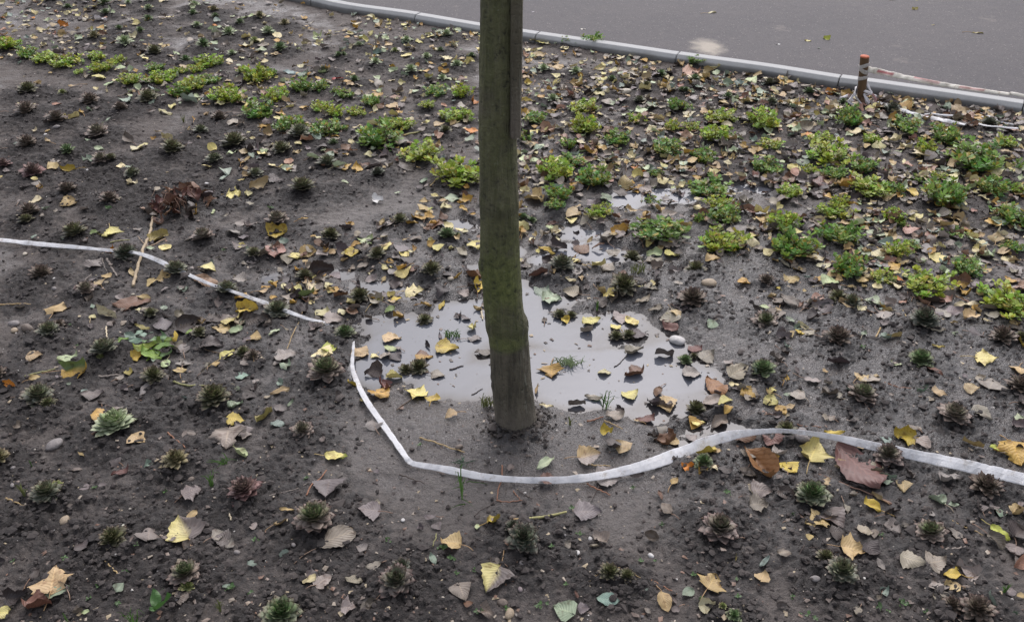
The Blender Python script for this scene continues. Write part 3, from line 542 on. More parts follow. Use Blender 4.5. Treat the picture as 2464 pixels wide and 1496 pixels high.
def write_labels():
    kinds = {}
    for p in PENDING: kinds.setdefault(p[2], []).append(p)
    used = set()
    for look, ps in kinds.items():
        P = np.array([(p[3], p[4]) for p in ps], float)
        cand = [[] for _ in ps]
        for (nm, lx, ly) in LANDMARKS:
            d = P - (lx, ly); D = np.hypot(d[:, 0], d[:, 1] * 1.4)
            sec = (np.round(np.degrees(np.arctan2(-d[:, 1] * 1.4, d[:, 0])) / 45).astype(int)) % 8
            for s in range(8):
                idx = np.where((sec == s) & (D > 14))[0]
                idx = idx[np.argsort(D[idx])]
                for r, i in enumerate(idx[:10]): cand[i].append((r * 130 + D[i], nm, s, r, len(idx), D[i]))
        for i, p in enumerate(ps):
            if len(ps) == 1 and len(look.split()) >= 5 and look not in used:
                p[0]['label'] = look; used.add(look); continue
            for (_, nm, s, r, n, dd) in sorted(cand[i]):
                far = '' if dd < 260 else 'well '
                if dd < 70: far = 'just '
                lab = f'{look}, {far}{DIRS[s]} the {nm}' if n == 1 else f'{look}, {ORD[r]} {DIRS[s]} the {nm}'
                if n == 1 and lab in used: continue
                if len(lab.split()) <= 16 and lab not in used:
                    p[0]['label'] = lab; used.add(lab); break
            else:
                p[0]['label'] = f'{look} at {p[3] / 24.64:.0f} and {p[4] / 14.96:.0f} hundredths of the photo'

# ================================================================ GROUND RELIEF
MOUNDS = []
for c, X, Y, d, pal in ROSETTES:
    gx, gy, t = CG(c, X, Y + d * 0.2); r = d / 3 * t / FPX
    MOUNDS.append((gx, gy, r * 1.35 + 0.040, 0.010 + 0.10 * r, 1.0))
for c, X, Y, d, pal in SEDUMS:
    gx, gy, t = CG(c, X, Y + d * 0.2); r = d / 3 * t / FPX
    MOUNDS.append((gx, gy, r * 0.9 + 0.02, 0.012, 0.85))
rr = random.Random(3)
for (px, py, rp, k) in [(400, 490, 190, 1.0), (150, 290, 200, .6), (560, 330, 120, .7), (420, 1000, 160, .8), (260, 1330, 220, .9), (1740, 1300, 120, .8), (780, 1330, 150, .8), (1000, 1420, 160, .8), (1330, 1330, 120, .8),
                      (2050, 1400, 160, .9), (2380, 1200, 120, .8), (850, 330, 130, .6), (640, 1150, 130, .8), (1248, 1050, 75, 1.0), (70, 1250, 140, .9), (480, 1100, 90, .9), (2230, 990, 110, .8), (2150, 800, 90, .7), (2350, 830, 80, .7), (300, 90, 160, .6), (620, 60, 120, .5), (900, 130, 130, .5), (250, 430, 160, .9), (120, 400, 120, .8), (700, 420, 120, .8), (330, 250, 120, .7), (560, 480, 110, .9), (820, 470, 90, .8), (60, 720, 90, .8), (1980, 640, 120, .4), (1850, 420, 150, .6), (2200, 480, 180, .6), (1400, 380, 120, .6)]:
    gx, gy, t = G(px, py); MOUNDS.append((gx, gy, rp * t / FPX, 0.006, k))
GX0, GX1, GY0, GY1, GST = -6.0, 6.0, 0.4, 9.0, 0.015
gxs = np.arange(GX0, GX1, GST); gys = np.arange(GY0, GY1, GST)
MH = np.zeros((len(gys), len(gxs))); MM = np.zeros_like(MH)
for (mx, my, r, h, k) in MOUNDS:
    i0, i1 = int((mx - 2.2 * r - GX0) / GST), int((mx + 2.2 * r - GX0) / GST) + 1
    j0, j1 = int((my - 2.2 * r - GY0) / GST), int((my + 2.2 * r - GY0) / GST) + 1
    i0, j0 = max(i0, 0), max(j0, 0)
    if i1 <= i0 or j1 <= j0: continue
    q = ((gxs[i0:i1][None, :] - mx) ** 2 + (gys[j0:j1][:, None] - my) ** 2) / (r * r)
    e = np.exp(-q * 1.1)
    sub = MH[j0:j1, i0:i1]; MH[j0:j1, i0:i1] = np.maximum(sub, h * e) + 0.25 * np.minimum(sub, h * e)
    sub = MM[j0:j1, i0:i1]; MM[j0:j1, i0:i1] = np.maximum(sub, k * e)
def bil(F, x, y):
    u = np.clip((x - GX0) / GST, 0, F.shape[1] - 2.001); v = np.clip((y - GY0) / GST, 0, F.shape[0] - 2.001)
    i = u.astype(int); j = v.astype(int); a = u - i; b = v - j
    return (F[j, i] * (1 - a) + F[j, i + 1] * a) * (1 - b) + (F[j + 1, i] * (1 - a) + F[j + 1, i + 1] * a) * b
# kerb line: near edge of the top face, from survey points
KZ = 0.068
KP = [G(px, py, KZ)[:2] for px, py in ((560, -42), (700, -18), (821, 10), (985, 33), (1151, 61), (1258, 77), (1488, 110), (1643, 133), (1843, 160), (2020, 188), (2110, 200), (2464, 251), (2640, 280))]
KP = [(KP[0][0] - 3.2, KP[0][1] + 1.6), (KP[0][0] - 1.5, KP[0][1] + 0.62)] + KP + [(KP[-1][0] + 1.2, KP[-1][1] - 0.75)]
KLINE = catmull(np.array(KP), 12)
def kerb_y(x):
    return np.interp(x, KLINE[:, 0], KLINE[:, 1])

# hollows that hold the water: centre, half width, half depth (survey points), metres deep
WATER_Z = -0.0085
BASINS = []
for (px, py, rx, ry, dp) in [(1400, 790, 230, 60, .028), (1080, 790, 180, 70, .028), (930, 880, 110, 60, .03), (1660, 960, 110, 50, .026), (1600, 850, 130, 55, .028), (1220, 600, 60, 18, .012), (1150, 640, 60, 16, .012), (640, 640, 60, 16, .010), (760, 620, 60, 14, .010), (1300, 500, 50, 14, .013), (1700, 570, 60, 14, .012), (1560, 540, 60, 14, .013), (1500, 730, 60, 20, .016), (1250, 680, 60, 20, .016), (830, 720, 70, 20, .014), (1010, 850, 175, 80, .030), (1130, 905, 180, 65, .026), (1400, 900, 250, 90, .036), (1600, 905, 160, 60, .030), (1500, 800, 150, 50, .022), (1200, 770, 190, 60, .026),
        (1560, 975, 150, 45, .020), (1740, 1035, 120, 30, .022), (1640, 1060, 90, 26, .018), (1290, 720, 120, 40, .020), (1400, 705, 110, 28, .014), (900, 685, 110, 30, .022), (980, 700, 70, 22, .014), (700, 660, 100, 26, .019), (820, 650, 80, 20, .018),
        (1600, 468, 150, 22, .034), (1500, 485, 80, 16, .024), (1440, 605, 110, 28, .030), (1330, 625, 60, 22, .022), (1560, 610, 80, 20, .024), (1650, 640, 60, 16, .02), (1400, 560, 70, 18, .020), (1790, 455, 70, 14, .018), (1080, 545, 90, 22, .022), (1350, 545, 80, 16, .018), (1700, 470, 70, 14, .014), (1640, 520, 60, 12, .012), (1480, 650, 50, 18, .015), (1890, 1090, 70, 16, .010), (880, 780, 90, 40, .016), (920, 760, 60, 24, .010), (1745, 920, 60, 30, .012), (1780, 500, 60, 14, .010)]:
    x, y, t = G(px, py); xr = G(px + rx, py)[0] - x; yr = (G(px, py - ry)[1] - G(px, py + ry)[1]) / 2
    BASINS.append((x, y, xr, yr, dp))
def basin(x, y):
    b = np.zeros_like(x)
    for (cx, cy, rx, ry, dp) in BASINS:
        q = ((x - cx) / rx) ** 2 + ((y - cy) / ry) ** 2
        b = np.maximum(b, dp * np.clip(1.25 - q, 0, 1) ** 0.8) if dp > 0.02 else np.maximum(b, dp * np.clip(1.3 - q, 0, 1))
    return b
TREE_X, TREE_Y, _ = G(1247, 1030)
def relief(x, y, fine=True):
    x = np.asarray(x, float); y = np.asarray(y, float)
    m = bil(MM, x, y)
    bs = basin(x + 0.065 * fbm(x, y, 7, 4, 4), y + 0.065 * fbm(x, y, 7, 4, 6))
    kb = np.clip(bs / 0.02, 0, 1); m = m * (1 - 0.75 * kb)
    h = bil(MH, x, y) * (1 - 0.35 * kb) + 0.010 * fbm(x, y, 1.7, 2, 1)
    h = h - bs + 0.004
    q = ((x - TREE_X) ** 2 + (y - TREE_Y + 0.03) ** 2)
    h = h + 0.022 * np.exp(-q / 0.03)
    nb = fbm(x, y, 13, 3, 2)
    h = h + nb * (0.008 + 0.010 * m) * (1 - 0.35 * np.clip(bs / 0.02, 0, 1))
    h = h + 0.013 * np.clip(1 - (kerb_y(x) - y) / 0.25, 0, 1) ** 2
    if fine:
        r = np.abs(fbm(x, y, 42, 3, 5, 0.6))
        h = h + (0.5 - r) * (0.005 + 0.024 * m) - 0.004
        h = h + fbm(x, y, 120, 2, 3) * (0.0028 + 0.007 * m)
    k = np.clip((y - 6.9) / 0.5, 0, 1)
    return h
def ground_z(x, y, water=True, fine=False):
    z = relief(np.atleast_1d(x), np.atleast_1d(y), fine)
    return np.maximum(z, WATER_Z) if water else z
def gz(x, y, water=True): return float(ground_z(x, y, water)[0])

def build_ground():
    ny, nx = 860, 660
    tt = np.linspace(0, 1, ny)
    y = 0.75 + (8.4 - 0.75) * (0.38 * tt + 0.62 * tt ** 2)
    u = np.linspace(-1, 1, nx)
    X = u[None, :] * (1.35 + 0.56 * y[:, None]); Y = np.repeat(y[:, None], nx, 1)
    Z = relief(X, Y, True)
    edge = np.clip((np.abs(u)[None, :] - 0.94) / 0.06, 0, 1) + np.clip((0.95 - Y) / 0.2, 0, 1) + np.clip((Y - 8.1) / 0.3, 0, 1)
    Z = Z * (1 - np.clip(edge, 0, 1)) - 0.035 * np.clip(edge, 0, 1)
    # under the kerb and road the soil dips away
    bey = np.clip((Y - kerb_y(X) - 0.01) / 0.04, 0, 1); Z = Z - 0.09 * bey
    m = bil(MM, X, Y)
    low = relief(X, Y, False)
    wet = np.clip(1 - (low - WATER_Z) / 0.016, 0, 1)
    # damp ground round the puddles and over the right-hand side of the bed
    cx, cy, _ = G(1500, 760); damp = 1.15 * np.exp(-(((X - cx) / 1.5) ** 2 + ((Y - cy) / 1.0) ** 2))
    damp = damp + 0.85 * np.exp(-(((X - G(2000, 900)[0]) / 0.8) ** 2 + ((Y - G(2000, 900)[1]) / 0.5) ** 2))
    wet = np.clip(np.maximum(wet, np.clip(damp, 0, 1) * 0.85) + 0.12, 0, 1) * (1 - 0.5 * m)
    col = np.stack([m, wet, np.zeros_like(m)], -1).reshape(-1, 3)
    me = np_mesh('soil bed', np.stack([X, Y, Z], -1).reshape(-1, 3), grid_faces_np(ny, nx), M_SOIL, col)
    tag(link('ground', me), kind='structure')
    bm = MB(); s = 700
    bm.add([(-s, -s, -0.05), (s, -s, -0.05), (s, s, -0.05), (-s, s, -0.05)], [(0, 1, 2, 3)], (0, 0, 0))
    tag(link('far_ground', bm.mesh('far soil', M_SOIL_FAR, False)), kind='structure')
def grid_faces_np(nu, nv):
    a = (np.arange(nu - 1)[:, None] * nv + np.arange(nv - 1)[None, :]).ravel()
    return np.stack([a, a + 1, a + nv + 1, a + nv], 1)
build_ground()

# water: one flat sheet per hollow group, lying in the hollows
def build_water():
    bm = MB()
    x0, y0, x1, y1 = -1.6, 1.72, 1.55, 4.3
    n = 260
    X, Y = np.meshgrid(np.linspace(x0, x1, n), np.linspace(y0, y1, n))
    dep = np.clip((WATER_Z - relief(X, Y, False)) / 0.010, 0, 1) ** 0.8
    bm.add(np.stack([X, Y, np.full_like(X, WATER_Z)], -1).reshape(-1, 3), grid_faces_np(n, n), np.repeat(dep.reshape(-1, 1), 3, 1))
    tag(link('puddle_water', bm.mesh('puddle water', M_WATER)), kind='structure')
build_water()

# ================================================================ ROAD AND KERB
ROAD_Z = 0.056
def build_road():
    near = KLINE + np.array([0, 0.080]) * 1.0
    far = near + np.array([3.0, 12.0])
    V0 = [(p[0], p[1], ROAD_Z) for p in near]; V1 = [(p[0], p[1], ROAD_Z) for p in far]
    Vs = np.array(V0 + V1); n = len(near)
    f = np.array([(i, i + 1, n + i + 1, n + i) for i in range(n - 1)])
    tag(link('road', np_mesh('road', Vs, f, M_ASPHALT, smooth=False)), kind='structure')
build_road()
def build_kerb():
    root = empty('kerb', (0, 0, 0)); tag(root, kind='structure')
    seg = np.linalg.norm(np.diff(KLINE, axis=0), axis=1); s = np.concatenate([[0], np.cumsum(seg)])
    def at(d): return np.array([np.interp(d, s, KLINE[:, 0]), np.interp(d, s, KLINE[:, 1])])
    joints = []
    for px, py in ((1294, 80), (1624, 132), (2018, 187), (2463, 253)):
        g = np.array(G(px, py, KZ)[:2]); joints.append(s[np.argmin(np.linalg.norm(KLINE - g, axis=1))])
    step = np.mean(np.diff(joints))
    d = joints[0]; js = list(joints)
    while d - step > 0: d -= step; js.insert(0, d)
    d = joints[-1]
    while d + step < s[-1]: d += step; js.append(d)
    # section across the kerb: (distance from the near edge, height)
    prof = [(-0.016, -0.06), (-0.016, 0.044), (-0.013, 0.049), (0.003, KZ - 0.002), (0.007, KZ), (0.062, KZ + 0.001), (0.070, KZ - 0.004), (0.072, -0.06)]
    for i in range(len(js) - 1):
        a, b = js[i] + 0.003, js[i + 1] - 0.003
        dd = np.concatenate([[a, a + 0.004], np.linspace(a + 0.1, b - 0.1, 7), [b - 0.004, b]])
        vs = []; jz = rnd.uniform(-0.002, 0.002); jx = rnd.uniform(-0.002, 0.002)
        for k, q in enumerate(dd):
            p = at(q); tn = at(min(q + 0.02, s[-1])) - at(max(q - 0.02, 0)); tn /= np.linalg.norm(tn); nr = np.array([-tn[1], tn[0]])
            inset = 0.003 if k in (0, len(dd) - 1) else 0.0
            for (o, h) in prof:
                oo = o + jx + (inset if o < 0.02 else -inset)
                vs.append((p[0] + nr[0] * oo, p[1] + nr[1] * oo, h + jz - (inset if h > 0 else 0)))
        vs = np.array(vs); org = vs.mean(0); org[2] = 0
        m = len(prof); f = list(grid_faces(len(dd), m)) + [(0, 1, 2, 3), (0, 3, 4, 5), (0, 5, 6, 7)]
        e = (len(dd) - 1) * m; f += [(e + 3, e + 2, e + 1, e), (e + 5, e + 4, e + 3, e), (e + 7, e + 6, e + 5, e)]
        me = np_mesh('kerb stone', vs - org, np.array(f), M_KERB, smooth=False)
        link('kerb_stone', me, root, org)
build_kerb()

# ================================================================ TREE
def build_tree():
    rows_ = [(1046, 1207, 1290), (1035, 1203, 1293), (1000, 1192, 1290), (950, 1188, 1282), (850, 1180, 1273), (800, 1174, 1268), (780, 1171, 1268), (745, 1165, 1259), (660, 1160, 1253), (620, 1156, 1251), (560, 1156, 1249), (505, 1155, 1248), (485, 1153, 1247), (450, 1154, 1246),
             (330, 1152, 1243), (200, 1152, 1244), (100, 1154, 1246), (0, 1155, 1248)]
    K = []
    for py, a, b in rows_:
        x0, z, t = V(a, py, TREE_Y); x1, _, _ = V(b, py, TREE_Y); K.append((z, (x0 + x1) / 2, (x1 - x0) / 2))
    K = sorted(K); K[0] = (-0.06, K[0][1], K[0][2] * 1.04)
    zt, xt, rt = K[-1]; zm, xm, rm = K[-4]
    sl = (xt - xm) / (zt - zm)
    for dz in (0.4, 0.8, 1.2, 1.6): K.append((zt + dz, xt + sl * dz * 0.5, rt * (1 - 0.10 * dz)))
    K = np.array(K)
    zs = np.concatenate([np.arange(-0.05, 1.35, 0.006), np.arange(1.36, K[-1][0], 0.04)])
    ns = 72; th = np.linspace(0, 2 * math.pi, ns, endpoint=False)
    cx = np.interp(zs, K[:, 0], K[:, 1]); rad = np.interp(zs, K[:, 0], K[:, 2])
    k = np.ones(9) / 9; rad[6:-6] = np.convolve(rad, k, 'same')[6:-6]; cx[6:-6] = np.convolve(cx, k, 'same')[6:-6]
    A, Zg = np.meshgrid(th, zs)
    R = rad[:, None] * (1 + 0.035 * fbm(np.cos(A) * 1.2 + 5, Zg * 3 + np.sin(A), 1.0, 2, 1))
    R = R + 0.0034 * fbm(np.cos(A) * 1.6 + 9, Zg * 10 + np.sin(A) * 1.6, 1.0, 4, 6) + 0.0016 * fbm(A * 9, Zg * 6, 1.0, 3, 2) + 0.0012 * fbm(A * 4, Zg * 40, 1.0, 2, 4)
    kz1, kz2 = V(1200, 488, TREE_Y)[1], V(1215, 772, TREE_Y)[1]
    for kz, am in ((kz1, 0.0006), (kz2, 0.0010)):      # knotted rings where limbs were pruned
        R = R + am * np.exp(-((Zg - kz - 0.010 * np.sin(A * 2 + 1)) / 0.016) ** 2) * (0.4 + np.abs(vn(A * 2.2, Zg * 30, 3)) * 2.6)
    for (az, kz, am, wd) in ((-1.45, kz1 - 0.005, 0.009, 0.24), (-0.25, kz2 - .004, 0.009, 0.34), (-2.75, kz2 - 0.016, 0.008, 0.34), (0.1, kz1 + .01, 0.004, .4), (-3.0, kz2 - .2, .005, .3), (-0.1, kz2 - .26, .004, .25), (-2.9, V(1158, 640, TREE_Y)[1], 0.008, 0.3), (-1.7, kz2 - 0.11, 0.004, 0.12)):
        da = np.angle(np.exp(1j * (A - az)))
        q = (da / wd) ** 2 + ((Zg - kz) / 0.022) ** 2
        R = R + am * np.exp(-q) - am * 0.9 * np.exp(-q * 6)
    flare = np.clip((0.045 - Zg) / 0.07, 0, 1); R = R * (1 + 0.07 * flare * (1 + np.sin(A * 5)))
    Vt = np.stack([cx[:, None] + np.cos(A) * R - TREE_X, np.sin(A) * R, Zg], -1).reshape(-1, 3)
    root = empty('street_tree', (TREE_X, TREE_Y, 0))
    tag(root, 'slim mossy tree trunk with knots standing in the muddy bed', 'tree')
    link('trunk', np_mesh('trunk', Vt, grid_faces(len(zs), ns, True), M_BARK), root)
    top = Vector((cx[-1] - TREE_X, 0, zs[-1])); r2 = random.Random(4)
    for i in range(7):
        az = i * 0.9 + r2.uniform(-.3, .3); b0 = top - Vector((0, 0, r2.uniform(0.02, 0.7) if i else 0.02)); ln = r2.uniform(0.7, 1.3)
        up = 0.9 if i else 2.0
        P = [b0 + Vector((math.cos(az) * ln * q * (1 if i else .1), math.sin(az) * ln * q * (1 if i else .1), ln * up * q - 0.1 * q * q)) for q in np.linspace(0, 1, 8)]
        v, f = tube([tuple(p) for p in P], np.linspace(0.022, 0.006, 8), 7)
        link('branch', np_mesh('branch', v, f, M_BARK), root)
build_tree()

def build_support():
    # squared support stake lashed to the trunk, its lower end hanging free above the soil
    yp = TREE_Y - 0.040
    x0, zb, _ = V(1227, 330, yp); x1, _, _ = V(1254, 330, yp)
    xt0 = V(1228, 0, yp)[0]; xt1 = V(1259, 0, yp)[0]; zt = V(1240, 0, yp)[1]
    root = empty('support_stake', ((x0 + x1) / 2, yp, zb)); ox, oy, oz = root.location
    tag(root, 'squared mossy support stake lashed against the right side of the trunk', 'stake')
    slope0, slope1 = (xt0 - x0) / (zt - zb), (xt1 - x1) / (zt - zb)
    zz = np.concatenate([[zb - 0.001, zb + 0.003], np.arange(zb + 0.02, 2.25, 0.02)]); Vv = []
    prof = [(0, 0.0), (0.10, -0.011), (0.5, -0.014), (0.90, -0.009), (1.0, 0.0), (1.0, 0.028), (0.5, 0.033), (0.0, 0.028)]
    for i, z in enumerate(zz):
        a = x0 + slope0 * (z - zb); b = x1 + slope1 * (z - zb)
        ins = 0.0025 if i == 0 else 0
        for j, (q, dy) in enumerate(prof):
            nz = 0.0012 * float(vn(z * 9 + j * 7, j * 3.3, 2)) + 0.0006 * float(vn(z * 60, j * 2.3, 3))
            xx = a + (b - a) * q; Vv.append((xx - ox + (ins if q < .5 else -ins if q > .5 else 0) + nz, yp + dy + nz - oy, z - oz + (0.004 * q if i == 0 else 0)))
    Vv = np.array(Vv); m = len(prof); f = list(grid_faces(len(zz), m, True))
    f += [(3, 2, 1, 0), (7, 4, 3, 0), (7, 6, 5, 4)]
    e = (len(zz) - 1) * m; f += [(e, e + 1, e + 2, e + 3), (e, e + 3, e + 4, e + 7), (e + 4, e + 5, e + 6, e + 7)]
    link('shaft', np_mesh('support stake', Vv, np.array(f), M_BOARD, smooth=False), root)
    for zc in (1.42, 2.1):
        P = []; cxx = 0.5 * (x0 + x1) - 0.02
        for a in np.linspace(0, 2 * math.pi, 25): P.append((cxx - 0.012 + math.cos(a) * 0.082 - ox, TREE_Y + math.sin(a) * 0.07 - oy, zc - oz + 0.004 * math.sin(3 * a)))
        v, f = tube(P, 0.006, 6); bm = MB(); bm.add(v, f, (0.04, 0.035, 0.03)); link('tie', bm.mesh('tie', M_WOOD), root)
build_support()

# ================================================================ TAPES
WHITE = (0.66, 0.665, 0.675)
def ribbon(points, per=10, thick=0.0012, fold=0.10, seed=1, colf=None):
    """points: x, y, z, width, lean of the face towards the viewer (radians), all in metres"""
    P = catmull(np.array(points, float), per); r = np.random.RandomState(seed)
    T = np.gradient(P[:, :3], axis=0); T /= np.linalg.norm(T, axis=1)[:, None]
    n = len(P); prof = [(-.5, 0), (-.42, .5), (0.05, .25), (.44, .5), (.5, 0), (.44, -.5), (0.05, -.5), (-.42, -.5)]
    nzs = r.randn(n, 2); nzs = (nzs + np.roll(nzs, 1, 0) + np.roll(nzs, -1, 0)) / 3
    v = []; u = []; c = []
    s = np.concatenate([[0], np.cumsum(np.linalg.norm(np.diff(P[:, :3], axis=0), axis=1))])
    for i in range(n):
        t = T[i]; lean = P[i, 4] + 0.20 * nzs[i, 0]
        h = np.cross((0, 0, 1.0), t); h /= np.linalg.norm(h) + 1e-9
        up = np.cross(t, h)
        ac = h * math.cos(lean) + up * math.sin(lean); nr = np.cross(t, ac)
        for (a, b) in prof:
            wd = P[i, 3] * 0.93 * (1 + 0.07 * nzs[i, 1])
            q = P[i, :3] + ac * a * wd + nr * (b * thick + wd * fold * (abs(a) * 2 - .5) * -0.5)
            v.append(q); u.append((s[i], a)); c.append(colf(s[i], a) if colf else WHITE)
    f = list(grid_faces(n, len(prof), True)) + [(3, 2, 1, 0), (4, 3, 0, 7), (7, 6, 5, 4)]
    e = (n - 1) * len(prof); f += [(e, e + 1, e + 2, e + 3), (e + 7, e, e + 3, e + 4), (e + 4, e + 5, e + 6, e + 7)]
    return np.array(v), np.array(f), np.array(c), np.array(u)
def tape_pts(L_):
    out = []
    for (px, py, wpx, lift, lean) in L_:
        x, y, t = G(px, py); z0 = gz(x, y) + 0.004 + lift
        x, y, t = G(px, py, z0)
        out.append((x, y, z0, wpx * t / FPX, lean))
    return out
def add_tape(name, parts, label, mb=None, col=None):
    bm = MB()
    for i, p in enumerate(parts): bm.add(*[q for q in ribbon(p, seed=i + 3, colf=col)])
    me = bm.mesh(name, M_TAPE, False); c = np.mean(np.vstack(bm.v), 0)
    co = np.vstack(bm.v) - c; me.vertices.foreach_set('co', co.astype(np.float32).ravel()); me.update()
    return link(name, me, None, c), label
# lean > 0 tips the far edge up, so that the face looks back at the viewer
far_part = tape_pts([(-160, 562, 14, .012, .3), (-60, 570, 15, .012, .3), (20, 579, 13, .016, .4), (95, 587, 14, .016, .4), (200, 596, 10, .020, .6), (260, 602, 9, .024, .6), (297, 604, 9, .032, .5), (330, 609, 9, .030, .5), (370, 622, 12, .022, .6),
    (430, 650, 12, .020, .5), (500, 681, 8, .020, .5), (545, 696, 8, .020, .6), (620, 722, 10, .018, .4), (700, 752, 10, .014, .4), (745, 768, 9, .010, .3), (772, 773, 9, .002, .2), (800, 786, 10, -.006, .1), (830, 805, 10, -.008, .1), (846, 819, 8, .002, .4)])
near_part = tape_pts([(850, 822, 8, .004, .5), (850, 838, 8, .006, .3), (848, 860, 9, .012, .2), (849, 890, 11, .013, .1), (862, 925, 14, .013, .05), (885, 968, 15, .012, 0), (920, 1018, 16, .010, 0), (950, 1060, 16, .009, 0), (972, 1092, 15, .009, 0.1), (986, 1110, 15, .010, .4),
    (1005, 1117, 15, .007, .5), (1060, 1126, 18, .006, .5), (1110, 1136, 20, .006, .5), (1170, 1147, 19, .006, .5), (1240, 1153, 16, .008, .6), (1310, 1155, 17, .010, .6), (1390, 1151, 20, .012, .5), (1480, 1137, 24, .014, .5), (1560, 1117, 30, .018, .5), (1640, 1088, 32, .022, .5),
    (1700, 1064, 30, .028, .6), (1760, 1047, 25, .034, .7), (1820, 1039, 15, .040, .8), (1870, 1036, 12, .044, 1.0), (1930, 1040, 13, .040, 1.0), (2010, 1052, 17, .032, .9), (2090, 1070, 22, .024, .8), (2180, 1090, 27, .020, .7), (2270, 1108, 30, .024, .6), (2370, 1130, 33, .034, .6), (2464, 1152, 34, .05, .5), (2580, 1178, 34, .06, .4), (2700, 1210, 34, .03, .4)])
o, _ = add_tape('barrier_tape', [far_part, near_part], '')
tag(o, 'white plastic barrier tape lying slack across the bed in front of the tree', 'tape')

